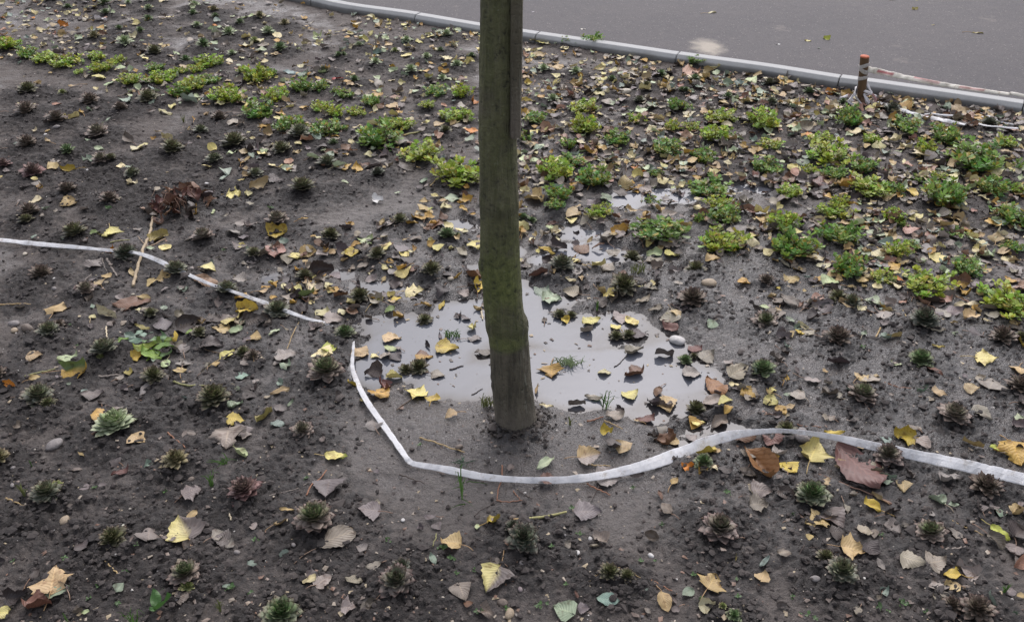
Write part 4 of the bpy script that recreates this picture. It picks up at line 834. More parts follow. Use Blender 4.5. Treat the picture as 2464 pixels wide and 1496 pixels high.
def build_stake():
    bx, by, _ = G(2070, 253); bz = gz(bx, by)
    xt, zt, t = V(2081, 135, by); r = 10.5 * t / FPX
    root = empty('marker_stake', (bx, by, bz))
    tag(root, 'brown wooden stake with orange painted top, bound with torn tape', 'stake')
    H = zt - bz; lean = (xt - bx) / H
    def ring(z, k=1.0): return [(lean * z + math.cos(a) * r * k, math.sin(a) * r * k, z) for a in np.linspace(0, 2 * math.pi, 16, endpoint=False)]
    v = []
    zs = [-0.08, 0.0, 0.03, 0.06, 0.09, 0.12, 0.15, 0.18, H - 0.022, H - 0.006]
    for i, z in enumerate(zs): v += [(x + 0.0012 * math.sin(i * 3 + j), y + .001 * math.cos(i + j * 2), zz) for j, (x, y, zz) in enumerate(ring(z, 0.9 + 0.1 * min(z * 6, 1)))]
    bm = MB(); bm.add(v, grid_faces(len(zs), 16, True), (0.105, 0.062, 0.030)); link('shaft', bm.mesh('shaft', M_WOOD), root)
    bm = MB(); v = ring(H - 0.007, 1.02) + ring(H - 0.001, 1.0) + ring(H + 0.001, 0.9) + ring(H + 0.002, 0.01)
    bm.add(v, grid_faces(4, 16, True), (0.42, 0.12, 0.06)); link('painted_top', bm.mesh('painted top', M_WOOD), root)
    # wrappings
    zw1 = V(2075, 164, by)[1] - bz; zw2 = V(2074, 187, by)[1] - bz
    for (zc, wd, tl) in ((zw1 + .012, .020, .012), (zw1 - .008, .022, -.012), (zw2, .020, .008)):
        P = []
        for a in np.linspace(-2.6, 3.9, 26):
            z = zc + tl * math.cos(a + .7); P.append((lean * z + math.cos(a) * r * 1.09, math.sin(a) * r * 1.09, z, wd, math.pi / 2))
        v, f, c, u = ribbon(P, 2, 0.0012, 0.0, 5, lambda s, a: (0.50, 0.47, 0.45) if s < .1 else (0.56, 0.54, 0.53))
        bm = MB(); bm.add(v, f, c, u); link('tape_wrap', bm.mesh('tape wrap', M_TAPE), root)
    # taut tape
    x0, z0, t0 = V(2087, 166, by - 0.01)
    yb = by - 0.62; x1, z1, t1 = V(2464, 231, yb); x2, z2 = x1 + (x1 - x0) * 0.8, z1 + 0.005
    y2 = yb + (yb - by) * 0.8
    def redwhite(s, a):
        red = 0
        if 0.055 < s < 0.15: red = max(0, 1 - abs(a + 0.05 + (s - .1)) * 4.0)
        if 0.26 < s < 0.40: red = 0.55 * max(0, 1 - abs(a - 0.3 + (s - .33)) * 3)
        if 0.5 < s < 0.62: red = 0.35 * max(0, 1 - abs(a - 0.1) * 2)
        if 0.9 < s < 1.05: red = 0.6
        red = min(1, red * 2.2); base = np.array((0.66, 0.63, 0.55)); return tuple(base * (1 - red) + np.array((0.42, 0.06, 0.07)) * red)
    P = []
    for q in np.linspace(0, 1, 14):
        P.append((x0 + (x1 - x0) * q, by - .01 + (yb - by + .01) * q, z0 + (z1 - z0) * q - 0.012 * math.sin(q * math.pi), (15 * (1 - q) + 8 * q) * (t0 * (1 - q) + t1 * q) / FPX, 1.0 - 0.2 * q))
    P.append((x2, y2, z2, P[-1][3], 1.0))
    v, f, c, u = ribbon(P, 8, 0.0012, 0.15, 9, redwhite); bm = MB(); bm.add(v, f, c, u); me = bm.mesh('taut tape', M_TAPE)
    org = v.mean(0); me.vertices.foreach_set('co', (v - org).astype(np.float32).ravel()); me.update()
    tag(link('striped_tape', me, None, org), 'faded red and white tape stretched from the stake along the kerb', 'tape')
    # tangle of loops
    r3 = random.Random(8); loops = []
    def T(px, py, dy=0.0):
        x, z, t = V(px, py, by + dy); return (x, by + dy, max(z, gz(x, by + dy) + 0.003))
    def loop(pts, wpx):
        P = []
        for (px, py, dy) in pts:
            q = T(px, py, dy); P.append((*q, wpx * 1.6 * 3.9 / FPX, r3.uniform(0.5, 1.2)))
        loops.append(P)
    K = lambda X, Y: (1980.7 + X * .1965, 102.5 + Y * .1965)
    for pts, wd in (([(400, 540, 0.01), (385, 600, -.03), (330, 680, -.05), (310, 720, -.06), (380, 760, -.07), (480, 790, -.06)], 5),
                    ([(395, 560, .01), (390, 640, -.03), (440, 720, -.05), (485, 780, -.06), (440, 790, -.07), (330, 720, -.06), (380, 640, -.04)], 4),
                    ([(380, 640, 0), (345, 690, -.02), (420, 760, -.05), (470, 790, -.06), (430, 700, -.05), (395, 630, -.03)], 5),
                    ([(525, 460, 0), (560, 540, -.01), (600, 630, -.02), (645, 665, -.01)], 4), ([(520, 480, 0), (570, 570, -.02), (600, 620, -.02), (540, 640, -.03), (500, 625, -.03), (530, 700, -.05), (580, 790, -.07), (650, 800, -.06)], 4),
                    ([(500, 590, -.02), (580, 620, -.03), (640, 680, -.02), (620, 760, -.04), (590, 790, -.06), (530, 730, -.06), (500, 650, -.04)], 5), ([(510, 600, -.01), (600, 640, -.01), (655, 655, .0)], 4), ([(500, 640, -.03), (560, 720, -.05), (560, 800, -.07), (640, 805, -.07)], 4),
                    ([(205, 690, .0), (260, 665, .01), (320, 645, .02)], 6)):
        loop([(*K(a, b), dy) for a, b, dy in pts], wd)
    bm = MB()
    for i, P in enumerate(loops):
        bm.add(*ribbon(P, 6, 0.0012, 0.3, 20 + i, lambda s, a, i=i: (0.46, 0.26, 0.25) if (i % 3 == 2 and 0.05 < s < 0.12) else (0.68, 0.66, 0.67)))
    me = bm.mesh('tape tangle', M_TAPE); v = np.vstack(bm.v); org = v.mean(0); me.vertices.foreach_set('co', (v - org).astype(np.float32).ravel()); me.update()
    tag(link('tape_tangle', me, None, org), 'tangle of dirty white tape loops heaped round the stake foot', 'tape')
    tr = [[(640, 745, 9, .01), (720, 745, 10, .012), (800, 772, 11, .016), (900, 810, 12, .016), (1020, 845, 11, .016), (1150, 880, 10, .018), (1270, 915, 12, .018), (1400, 935, 14, .018), (1520, 960, 13, .018), (1650, 985, 8, .015), (1740, 1005, 7, .012)],
          [(1240, 885, 6, .02), (1330, 872, 5, .02), (1430, 885, 6, .02), (1500, 890, 7, .02), (1600, 895, 6, .02)],
          [(1880, 985, 6, .012), (1960, 1010, 6, .012), (2060, 1025, 5, .014), (2160, 1030, 5, .014), (2280, 1045, 6, .014), (2390, 1050, 6, .012)],
          [(2000, 895, 5, .016), (2050, 915, 6, .016), (2030, 935, 5, .016), (2120, 950, 6, .016), (2230, 985, 6, .014), (2330, 1005, 5, .012)], [(1940, 905, 5, .014), (2010, 920, 5, .014), (2060, 912, 5, .014)]]
    bm = MB()
    for i, L_ in enumerate(tr): bm.add(*ribbon(tape_pts([(*K(a, b), wq * 1.0, lf, .5) for a, b, wq, lf in L_]), 8, .0012, .2, 40 + i))
    me = bm.mesh('trailing tape', M_TAPE); v = np.vstack(bm.v); org = v.mean(0); me.vertices.foreach_set('co', (v - org).astype(np.float32).ravel()); me.update()
    tag(link('trailing_tape', me, None, org), 'white tape trailing over leaf litter from the stake to the right', 'tape', kind='thing')
build_stake()

# ================================================================ HOUSELEEKS
PAL = {  # outer leaf, inner leaf, look
 'grey': ((.125, .125, .095), (.085, .098, .050), 'grey green houseleek rosette'), 'lime': ((.16, .17, .07), (.14, .18, .05), 'small yellow green houseleek offset'), 'red': ((.155, .085, .085), (.085, .058, .050), 'dusky red houseleek rosette'),
 'pinkgreen': ((.165, .125, .110), (.072, .092, .040), 'houseleek rosette with pinkish outer leaves'), 'moss': ((.085, .078, .050), (.075, .080, .030), 'shaggy olive brown houseleek rosette'), 'bright': ((.115, .125, .080), (.055, .100, .032), 'bright green hearted houseleek rosette'),
 'pale': ((.27, .29, .20), (.16, .21, .09), 'pale tipped green houseleek rosette'), 'tan': ((.21, .17, .10), (.13, .12, .055), 'yellowish tan houseleek rosette'), 'greypink': ((.19, .145, .130), (.100, .092, .062), 'grey pink houseleek rosette'),
 'dark': ((.070, .074, .058), (.042, .056, .032), 'dark green houseleek rosette'), 'darkpink': ((.115, .090, .082), (.060, .070, .040), 'dark houseleek rosette with dull pink tips'), 'brownpink': ((.150, .112, .105), (.072, .070, .045), 'brownish pink houseleek rosette'),
 'green': ((.12, .15, .075), (.060, .105, .035), 'plain green houseleek rosette'), 'brown': ((.115, .086, .072), (.078, .060, .045), 'dull brown houseleek rosette')}
def rosette_leaf(rng, inner):
    # one fleshy pointed leaf, base at the origin, tip at +y, cupped upwards, length about 1
    wv = [0.15, 0.24, 0.31, 0.245, 0.0]; ys = [0.0, 0.3, 0.60, 0.83, 1.10]
    v = []
    for k in range(5):
        w_, y = wv[k] * (1 + rng.uniform(-.08, .08)), ys[k]
        zc = 0.02 + (0.34 if inner else 0.16) * y * y
        v += [(-w_, y, zc + .07 * w_ / .3), (0, y, zc - .01), (w_, y, zc + .07 * w_ / .3), (0, y, zc - .12 * (1 - 0.8 * y))]
    f = []
    for k in range(4):
        a, b = k * 4, k * 4 + 4
        for j in range(4): f.append((a + j, a + (j + 1) % 4, b + (j + 1) % 4, b + j))
    return np.array(v), np.array(f)
ROS_LEAF = {}
def ros_leaf_mesh(pal, ring, var):
    k = (pal, ring, var)
    if k not in ROS_LEAF:
        r = random.Random(hash(k) % 1000 if False else sum(map(ord, pal)) * 7 + ring * 3 + var)
        v, f = rosette_leaf(r, ring > 0)
        o, i, _ = PAL[pal]; o, i = np.array(o), np.array(i); base = o * (1 - ring / 2) + i * (ring / 2)
        base = base * r.uniform(.9, 1.4) * np.array((.98, 1.06, .98))
        tipc = np.array((.20, .10, .09)) * (0.7 if pal not in ('pale', 'lime') else 1.6) if pal != 'pale' else np.array((.42, .40, .28))
        y = v[:, 1:2]; c = base * (0.80 + 0.35 * y); c = c * (1 - np.clip(y - .8, 0, 1) * 2.2) + tipc * np.clip(y - .8, 0, 1) * 2.2
        ROS_LEAF[k] = (v, f, c, np_mesh('houseleek leaf', v, f, M_ROS, c, np.zeros((len(v), 2))))
    return ROS_LEAF[k]
def rosette_layout(rng, n, R, flat=1.0):
    for i in range(n):
        q = i / (n - 1)                     # 0 outermost .. 1 heart
        az = i * 2.39996 + rng.uniform(-.2, .2)
        el = math.radians(-4 + 60 * q ** 1.4 + rng.uniform(-6, 6)) * (1 if flat == 1 else flat)
        ln = R * (1.0 - 0.60 * q ** 0.9) * rng.uniform(.86, 1.08)
        off = R * 0.10 * (1 - q); h = R * (0.12 + 0.36 * q ** 0.75)
        yield az, el, ln, off, h, 0 if q < .30 else (1 if q < .58 else 2)
def leaf_matrix(az, el, ln, off, h, wd=1.0):
    return Matrix.Translation((math.sin(az) * off, math.cos(az) * off, h)) @ Matrix.Rotation(-az, 4, 'Z') @ Matrix.Rotation(el, 4, 'X') @ Matrix.Diagonal((ln * wd, ln, ln, 1))
FAR_ROS = {}
def build_rosettes():
    for (c, X, Y, d, pal) in ROSETTES:
        gx, gy, t = CG(c, X, Y + d * 0.15); R = d / 6 * t / FPX * 1.14
        z = gz(gx, gy, False) + 0.003; z = max(z, WATER_Z - 0.002)
        rng = random.Random(int(X * 7 + Y * 3 + c)); px, py = C(c, X, Y)
        tilt = (rng.uniform(-.14, .14) - 0.06, rng.uniform(-.16, .16), rng.uniform(0, 6.28))
        look = PAL[pal][2]
        if c > 3 and d >= 120:
            root = empty('houseleek', (gx, gy, z)); root.rotation_euler = tilt
            n = int(48 + d / 10)
            wd = 0.85 if pal in ('moss', 'brown', 'tan') else 1.05
            for (az, el, ln, off, h, ring) in rosette_layout(rng, n, R):
                me = ros_leaf_mesh(pal, ring, rng.randrange(3))[3]
                o = link('rosette_leaf', me, root); o.matrix_local = leaf_matrix(az, el, ln, off, h, wd)
        else:
            star_ = c <= 3 and pal in ('pale', 'green', 'lime', 'tan'); k = (pal, rng.randrange(3), star_)
            if k not in FAR_ROS:
                bm = MB(); star = star_
                for (az, el, ln, off, h, ring) in rosette_layout(rng, 36 if star else 48, 1.0, 0.85):
                    v, f, cc, _ = ros_leaf_mesh(pal, ring, rng.randrange(3))
                    M = np.array(leaf_matrix(az, el, ln, off, h, 0.72 if star else 1.0))
                    bm.add(v @ M[:3, :3].T + M[:3, 3], f, cc)
                FAR_ROS[k] = bm.mesh('houseleek', M_ROS)
            root = link('houseleek', FAR_ROS[k], None, (gx, gy, z)); root.rotation_euler = tilt; root.scale = (R, R, R * (0.95 if c > 3 else 1.0))
        want_label(root, 'houseleek', look, px, py, 'houseleek rosettes planted over the bed')
build_rosettes()

# ================================================================ STONECROP
def sedum_variant(seed, tone):
    rng = random.Random(seed); L_ = MB(); St = MB()
    base = np.array((.230, .320, .040)) if tone == 'y' else np.array((.118, .220, .042))
    ns = 30
    for s in range(ns):
        az = s * 2.4 + rng.uniform(-.4, .4); rad = 0.40 * math.sqrt((s + .5) / ns) * rng.uniform(.6, 1.35)
        lean = 0.20 + 1.0 * rad * rng.uniform(.5, 1.5); hgt = rng.uniform(.14, .44) * (1 - 0.5 * rad)
        b = np.array((math.cos(az) * rad * .6, math.sin(az) * rad * .6, 0)); tip = np.array((math.cos(az) * (rad * .6 + math.sin(lean) * hgt), math.sin(az) * (rad * .6 + math.sin(lean) * hgt), math.cos(lean) * hgt))
        P = [b * (1 - q) + tip * q + np.array((0, 0, .05 * math.sin(q * 3))) for q in np.linspace(0, 1, 4)]
        v, f = tube(P, [.012, .011, .009, .007], 4); St.add(v, f, np.array((.13, .12, .045)) * rng.uniform(.7, 1.2))
        tone_s = base * rng.uniform(.65, 1.25) * np.array((rng.uniform(.8, 1.35), 1, rng.uniform(.7, 1.2)))
        for k in range(rng.randint(10, 15)):
            q = 0.35 + 0.65 * min(1, k / 8); p = b * (1 - q) + tip * q
            a2 = k * 2.4 + rng.uniform(-.3, .3); el = (0.15 + 0.9 * max(0, q - .45)) + rng.uniform(-.35, .35)
            ln = rng.uniform(.085, .155) * (1.15 - .35 * q); wd = ln * rng.uniform(.24, .34)
            d = np.array((math.cos(a2) * math.cos(el), math.sin(a2) * math.cos(el), math.sin(el))); sd_ = np.array((-math.sin(a2), math.cos(a2), 0)); nr = np.cross(d, sd_)
            pts = [p, p + d * ln * .45 - sd_ * wd * .7, p + d * ln * .5 - nr * -.012, p + d * ln * .45 + sd_ * wd * .7, p + d * ln * .82 - sd_ * wd, p + d * ln * .85 + nr * .012, p + d * ln * .82 + sd_ * wd, p + d * ln * 1.04 + nr * .02]
            cc = tone_s * rng.uniform(.8, 1.25) * (0.75 + 0.45 * q)
            if rng.random() < .10: cc = np.array((.34, .26, .04))
            L_.add(pts, [(0, 1, 2, 2), (0, 2, 3, 3), (1, 4, 5, 2), (2, 5, 6, 3), (4, 7, 5, 5), (5, 7, 6, 6)], cc)
    return L_, St
def tri_safe(mb, name, m):
    # quads that repeat a corner become triangles
    F = np.vstack(mb.f); T = np.vstack([F[:, [0, 1, 2]], F[F[:, 2] != F[:, 3]][:, [0, 2, 3]]])
    return np_mesh(name, np.vstack(mb.v), T, m, np.vstack(mb.c), np.vstack(mb.u))
SED = {}
for tone in 'yg':
    for k in range(4):
        a, b = sedum_variant(50 + k + (10 if tone == 'g' else 0), tone)
        SED[(tone, k)] = (tri_safe(a, 'stonecrop leaves', M_SEDUM), b.mesh('stonecrop stems', M_STEM))
for (c, X, Y, d, tone) in SEDUMS:
    gx, gy, t = CG(c, X, Y + d * 0.22); Wd = d / 3 * t / FPX * 1.38
    rng = random.Random(int(X + Y * 5)); px, py = C(c, X, Y)
    root = empty('stonecrop', (gx, gy, gz(gx, gy, False) - 0.004)); root.rotation_euler = (0, 0, rng.uniform(0, 6.28)); root.scale = (Wd * rng.uniform(.85, 1.2), Wd * rng.uniform(.8, 1.15), Wd * rng.uniform(.65, 1.0))
    a, b = SED[(tone, rng.randrange(4))]
    o = link('leaves', a, root); o['kind'] = 'stuff'; link('stems', b, root)
    size = 'broad' if d > 210 else ('small' if d < 120 else 'middling')
    want_label(root, 'stonecrop', f'{size} {"yellow green" if tone == "y" else "deep green"} stonecrop cushion', px, py, 'stonecrop cushions across the bed')

# ================================================================ FALLEN LEAVES
LC = {'y': (.43, .32, .055), 'py': (.50, .44, .17), 'cr': (.52, .46, .26), 'tn': (.36, .265, .125), 'oc': (.38, .235, .055), 'or': (.46, .17, .020), 'br': (.135, .072, .040), 'rb': (.120, .056, .042), 'db': (.052, .040, .036),
      'mv': (.135, .112, .100), 'gt': (.225, .195, .160), 'gg': (.20, .25, .19), 'pg': (.36, .42, .25), 'bg': (.19, .27, .23), 'gr': (.12, .165, .06), 'yg': (.36, .40, .07), 'wt': (.66, .66, .64), 'ol': (.24, .20, .055), 'red': (.32, .03, .025),
      'tnr': (.30, .165, .115), 'tnb': (.24, .145, .095), 'bo': (.23, .11, .045), 'brf': (.21, .105, .04)}
LN = {'y': 'yellow', 'py': 'pale yellow', 'cr': 'cream', 'tn': 'tan', 'oc': 'ochre', 'or': 'orange', 'br': 'brown', 'rb': 'reddish brown', 'db': 'dark brown', 'mv': 'mauve brown', 'gt': 'grey tan', 'gg': 'grey green', 'pg': 'pale green', 'bg': 'blue green', 'gr': 'green', 'yg': 'yellow green', 'wt': 'whitish', 'ol': 'olive', 'red': 'red',
      'tnr': 'pinkish tan', 'tnb': 'brownish tan', 'bo': 'orange brown', 'brf': 'folded orange brown'}
TWO = {'pygt': ('py', 'mv'), 'gttn': ('tn', 'gt'), 'ocg': ('oc', 'gr'), 'ocbr': ('oc', 'br')}
KN = {'p': 'poplar leaf', 'o': 'oval leaf', 'w': 'narrow leaf', 'b': 'large veined leaf', 'l': 'lobed leaf', 'c': 'crumpled leaf'}
def leaf_shape(kind, L_, rng, nu, nv):
    u = np.linspace(0, 1, nu); v = np.linspace(-1, 1, nv)
    if kind in 'pc': w_ = 0.60 * np.clip(u / .22, 0, 1) ** .6 * (1 - np.clip((u - .22) / .78, 0, 1) ** 1.25) ** .9; teeth = .07
    elif kind == 'l': w_ = 0.62 * np.clip(u / .15, 0, 1) ** .6 * (1 - np.clip((u - .3) / .7, 0, 1) ** 1.5) * (1 + .24 * np.cos(u * 15)); teeth = .10
    elif kind == 'o': w_ = rng.uniform(.30, .38) * np.sin(math.pi * u ** .85) ** .75; teeth = .025
    elif kind == 'w': w_ = rng.uniform(.15, .21) * np.sin(math.pi * u ** .9) ** .8; teeth = .0
    else: w_ = rng.uniform(.26, .33) * np.sin(math.pi * u ** 1.25) ** .7; teeth = .04
    w_ = w_.copy(); w_[0] = max(w_[0], .02)
    if nu > 7: w_[1:-1] *= 1 + teeth * np.where(np.arange(1, nu - 1) % 2, 1, -1)
    asym = rng.uniform(-.1, .1)
    U, Vv = np.meshgrid(u, v, indexing='ij')
    x = Vv * w_[:, None] * (1 + asym * Vv) ; y = U.copy()
    if kind in 'plc': y = y - 0.14 * np.abs(Vv) ** 1.5 * (1 - U) + 0.05
    if kind == 'l': y = y + 0.05 * np.sin(np.abs(Vv) * 9 + U * 3) * np.abs(Vv)
    bend = rng.uniform(-.35, .35); y = y.copy(); x = x + bend * 0.18 * (U - .5) ** 2
    cr = {'c': 2.2, 'b': 0.8, 'l': 1.0}.get(kind, 1.0)
    z = np.abs(Vv) * w_[:, None] * rng.uniform(-.10, .38) + (U - .45) ** 2 * rng.uniform(-.30, .35)
    z = z + cr * 0.055 * np.sin(U * rng.uniform(4, 9) + Vv * rng.uniform(1, 4) + rng.uniform(0, 6)) * (0.35 + np.abs(Vv))
    z = z + cr * 0.03 * np.sin(U * 17 + rng.uniform(0, 6)) * np.abs(Vv) ** 2
    if kind == 'b': z = z + 0.014 * np.abs(((U * 8 - np.abs(Vv) * 3.2) % 1) - .5) * 4 * (1 - .3 * np.abs(Vv))
    if kind == 'c' or (kind != 'b' and rng.random() < .18):           # one side rolled over
        s = 1 if rng.random() < .5 else -1; k = np.clip(Vv * s - .1, 0, 1); z = z + k * k * rng.uniform(.25, .5); x = x - s * k * k * w_[:, None] * rng.uniform(.4, .9)
    if rng.random() < .25: k = np.clip(U - .7, 0, 1); z = z + k * k * rng.uniform(1.5, 4) ; y = y - k * k * 1.6
    P = np.stack([x, y - .5, z], -1).reshape(-1, 3) * L_
    return P, grid_faces(nu, nv), np.stack([Vv, U], -1).reshape(-1, 2)
def leaf_colour(col, rng, uv, n):
    if col in TWO:
        a, b = np.array(LC[TWO[col][0]]), np.array(LC[TWO[col][1]])
        k = np.clip(.5 + uv[:, 0] * 3.0 * (1 if rng.random() < .5 else -1), 0, 1)[:, None]; c = a * (1 - k) + b * k
    else:
        a = np.array(LC[col]); c = np.tile(a, (n, 1))
        if rng.random() < .4: c = c * (1 - .28 * np.abs(uv[:, :1]) ** 2)
    j = rng.uniform(.82, 1.15); return np.clip(c * j * np.array((rng.uniform(.96, 1.05), 1, rng.uniform(.85, 1.15))), 0, .8)
# individual leaves: from the survey, then scattered ones where litter lies thick
ITEMS = []
for r in LEAVES + [x + ['road'] for x in ROAD_LEAVES]:
    c, X, Y, ln, kd, col, ang = r[:7]; stem = 's' in r[7:]; road = 'road' in r[7:]
    px, py = C(c, X, Y); zz = ROAD_Z if road else 0.0
    x, y, t = G(px, py, zz); a = math.radians(float(ang))
    dx, dy = math.cos(a), -math.sin(a); x2, y2, _ = G(px + dx * 4, py + dy * 4, zz); x1, y1, _ = G(px - dx * 4, py - dy * 4, zz)
    ux, uy = x2 - x1, y2 - y1; m = math.hypot(ux, uy); Lm = min(m / 8 * ln / 3, ln / 3 * t / FPX * 1.15) * (1.0 if kd == 'b' else .90)
    ITEMS.append(dict(x=x, y=y, L=Lm, kind=kd, col=col, yaw=math.atan2(uy, ux) - math.pi / 2, stem=stem, road=road, px=px, py=py, size=ln / 3, hand=True))
ZONES = [  # px0, py0, px1, py1, number, palette
 (1250, 200, 2464, 470, 760, 'mix'), (1700, 120, 2464, 300, 330, 'mix'), (1250, 85, 1800, 230, 190, 'pale'), (830, 40, 1160, 110, 90, 'pale'), (560, 200, 1160, 420, 260, 'mix'), (280, 130, 640, 260, 110, 'mix'), (0, 0, 260, 150, 130, 'mix'),
 (100, 0, 1150, 130, 210, 'pale'), (600, 90, 1160, 220, 90, 'pale'), (1250, 430, 2000, 620, 150, 'wet'), (2000, 400, 2464, 640, 230, 'mix'), (1000, 430, 1170, 560, 34, 'wet'), (640, 540, 1160, 760, 90, 'wet'), (880, 700, 1170, 900, 34, 'wet'),
 (1260, 560, 1650, 720, 50, 'wet'), (1300, 690, 1640, 800, 26, 'wet'), (1480, 940, 1900, 1150, 62, 'wet'), (1900, 560, 2464, 760, 70, 'mix'), (1700, 640, 2464, 1000, 60, 'dull'), (200, 620, 860, 800, 60, 'dull'), (400, 760, 900, 1000, 36, 'dull'),
 (0, 150, 600, 480, 50, 'pale'), (0, 480, 700, 620, 20, 'dull'), (0, 800, 500, 1480, 22, 'dull'), (500, 1050, 1200, 1490, 18, 'dull'), (1300, 1180, 2464, 1490, 34, 'dull'), (1900, 1000, 2464, 1250, 26, 'dull'), (-500, 0, 0, 1400, 60, 'dull'), (2464, 200, 3000, 1400, 240, 'mix'), (1500, 170, 2464, 600, 420, 'fade'), (1250, 100, 1700, 420, 160, 'fade'), (640, 600, 1000, 760, 60, 'wet'), (1850, 540, 2464, 800, 90, 'fade'), (1150, 60, 1262, 480, 90, 'mix'), (1150, 480, 1262, 700, 14, 'wet'), (-900, 0, -5, 800, 200, 'mix')]
PALS = {'fade': 'mv gt tn cr gt mv tn db gg tnb', 'mix': 'mv gt mv gt mv gt db db br tn tn cr cr py oc pg pg gg gt tnr', 'pale': 'cr cr tn tn py pg gt gt gg mv oc', 'wet': 'db mv mv db gt gt tn py cr oc br', 'dull': 'mv gt mv db tn gt gg'}
rs = random.Random(77)
TAPE_XY = catmull(np.array(far_part + near_part)[:, :2], 4)
TAPE_XY = TAPE_XY[(np.hypot(TAPE_XY[:, 0] - G(772, 773)[0], TAPE_XY[:, 1] - G(772, 773)[1]) > .06)]
for (a0, b0, a1, b1, n, pal) in ZONES:
    for _ in range(int(n * (1.7 if b1 < 480 and a0 > 1100 else 1.35))):
        px, py = rs.uniform(a0, a1), rs.uniform(b0, b1); x, y, t = G(px, py)
        if y > kerb_y(x) - 0.03: continue
        if np.min(np.hypot(TAPE_XY[:, 0] - x, TAPE_XY[:, 1] - y)) < .055: continue
        if abs(x - TREE_X) < .08 and abs(y - TREE_Y) < .08: continue
        if rs.random() < .65 and float(basin(np.array([x]), np.array([y]))[0]) > .011: continue
        L_ = rs.choice((.026, .032, .038, .044, .05, .058)) * rs.uniform(.75, 1.15)
        if pal == 'dull': L_ *= .8
        ITEMS.append(dict(x=x, y=y, L=L_, kind=rs.choice('pppooolwcc'), col=rs.choice(PALS[pal].split()), yaw=rs.uniform(0, 6.28), stem=rs.random() < .35, road=False, px=px, py=py, size=L_ * FPX / t * .72, hand=False))
inview = [i for i in ITEMS if -5 < i['px'] < 2469 and -5 < i['py'] < 1500]
top = set(id(i) for i in sorted(inview, key=lambda i: -i['size'] * (1.0 if not i['hand'] else 1.45))[:300])
litter = MB(); lstem = MB(); SINGLE = []
for k, it in enumerate(ITEMS):
    rng = random.Random(k * 13 + 5); single = id(it) in top
    big = it['size'] > 40
    nu, nv = (17, 9) if it['kind'] == 'b' else ((13, 7) if single else (7, 5))
    P, F, UV = leaf_shape(it['kind'], it['L'], rng, nu, nv)
    tl = (rng.gauss(0, .10), rng.gauss(0, .12)) if not it['road'] else (0, 0)
    if not it['hand'] and it['py'] < 620: tl = (rng.gauss(0.06, .19), rng.gauss(0, .19))
    if it['col'] == 'brf': P[:, 2] += np.abs(P[:, 0]) * .7; P[:, 0] *= .6
    M = np.array(Euler((tl[0], tl[1], it['yaw'])).to_matrix()); P = P @ M.T
    if it['road']: gzv = np.full(len(P), ROAD_Z)
    else: gzv = ground_z(P[:, 0] + it['x'], P[:, 1] + it['y'], True, False)
    c0 = float(np.median(gzv)); P[:, 2] += (gzv - c0) * .7
    gap = P[:, 2] + c0 - gzv
    P[:, 2] -= np.percentile(gap, 14) - (0.0005 if it['road'] else (0.0055 if it['hand'] and it['py'] > 950 else 0.0035))
    if not it['hand'] and it['py'] < 620: P[:, 2] += rng.uniform(0, .008)
    C_ = leaf_colour(it['col'], rng, UV, len(P))
    st = None
    if it['stem']:
        b = P[nv // 2]; d = P[nv // 2] - P[nv + nv // 2]; d[2] = 0; d /= np.linalg.norm(d) + 1e-9; sl = it['L'] * rng.uniform(.55, .95); pr = np.array((-d[1], d[0], 0)) * rng.uniform(-.3, .3)
        Q = []
        for q in np.linspace(0, 1, 7):
            p = b + d * sl * q + pr * sl * q * q
            g = ROAD_Z if it['road'] else gz(p[0] + it['x'], p[1] + it['y'])
            zz = g - c0 + 0.0022; p[2] = zz * min(1, q * 2.5) + b[2] * (1 - min(1, q * 2.5)) + 0.004 * math.sin(q * 3.1); Q.append(p)
        st = tube(Q, np.linspace(.0010, .0014, 7), 4); sc_ = np.array(LC.get(it['col'], LC['tn'])) * .5 + np.array((.16, .085, .045))
    if single:
        me = np_mesh('leaf blade', P, F, M_LEAF, C_, UV); o = link('fallen_leaf', me, None, (it['x'], it['y'], c0))
        if st: sb = MB(); sb.add(st[0], st[1], sc_); link('leaf_stem', sb.mesh('leaf stem', M_STEM), o)
        col = it['col']; cn_ = LN[col] if col in LN else f'{LN[TWO[col][0]]} and {LN[TWO[col][1]]}'
        sz = 'small ' if it['size'] < 26 else ('large ' if it['size'] > 55 and it['kind'] != 'b' else '')
        want_label(o, 'leaf', f'{sz}{cn_} {KN[it["kind"]]}' + (' lying on the road' if it['road'] else ''), it['px'], it['py'], 'fallen leaves lying singly')
    else:
        off = np.array((it['x'], it['y'], c0)); litter.add(P + off, F, C_, UV)
        if st: lstem.add(st[0] + off, st[1], sc_)
tag(link('leaf_litter', litter.mesh('leaf litter', M_LEAF)), 'litter of many small faded leaves spread over the soil', None, None, 'stuff')
tag(link('litter_stems', lstem.mesh('litter stems', M_STEM)), 'thin leaf stalks scattered among the litter', None, None, 'stuff')

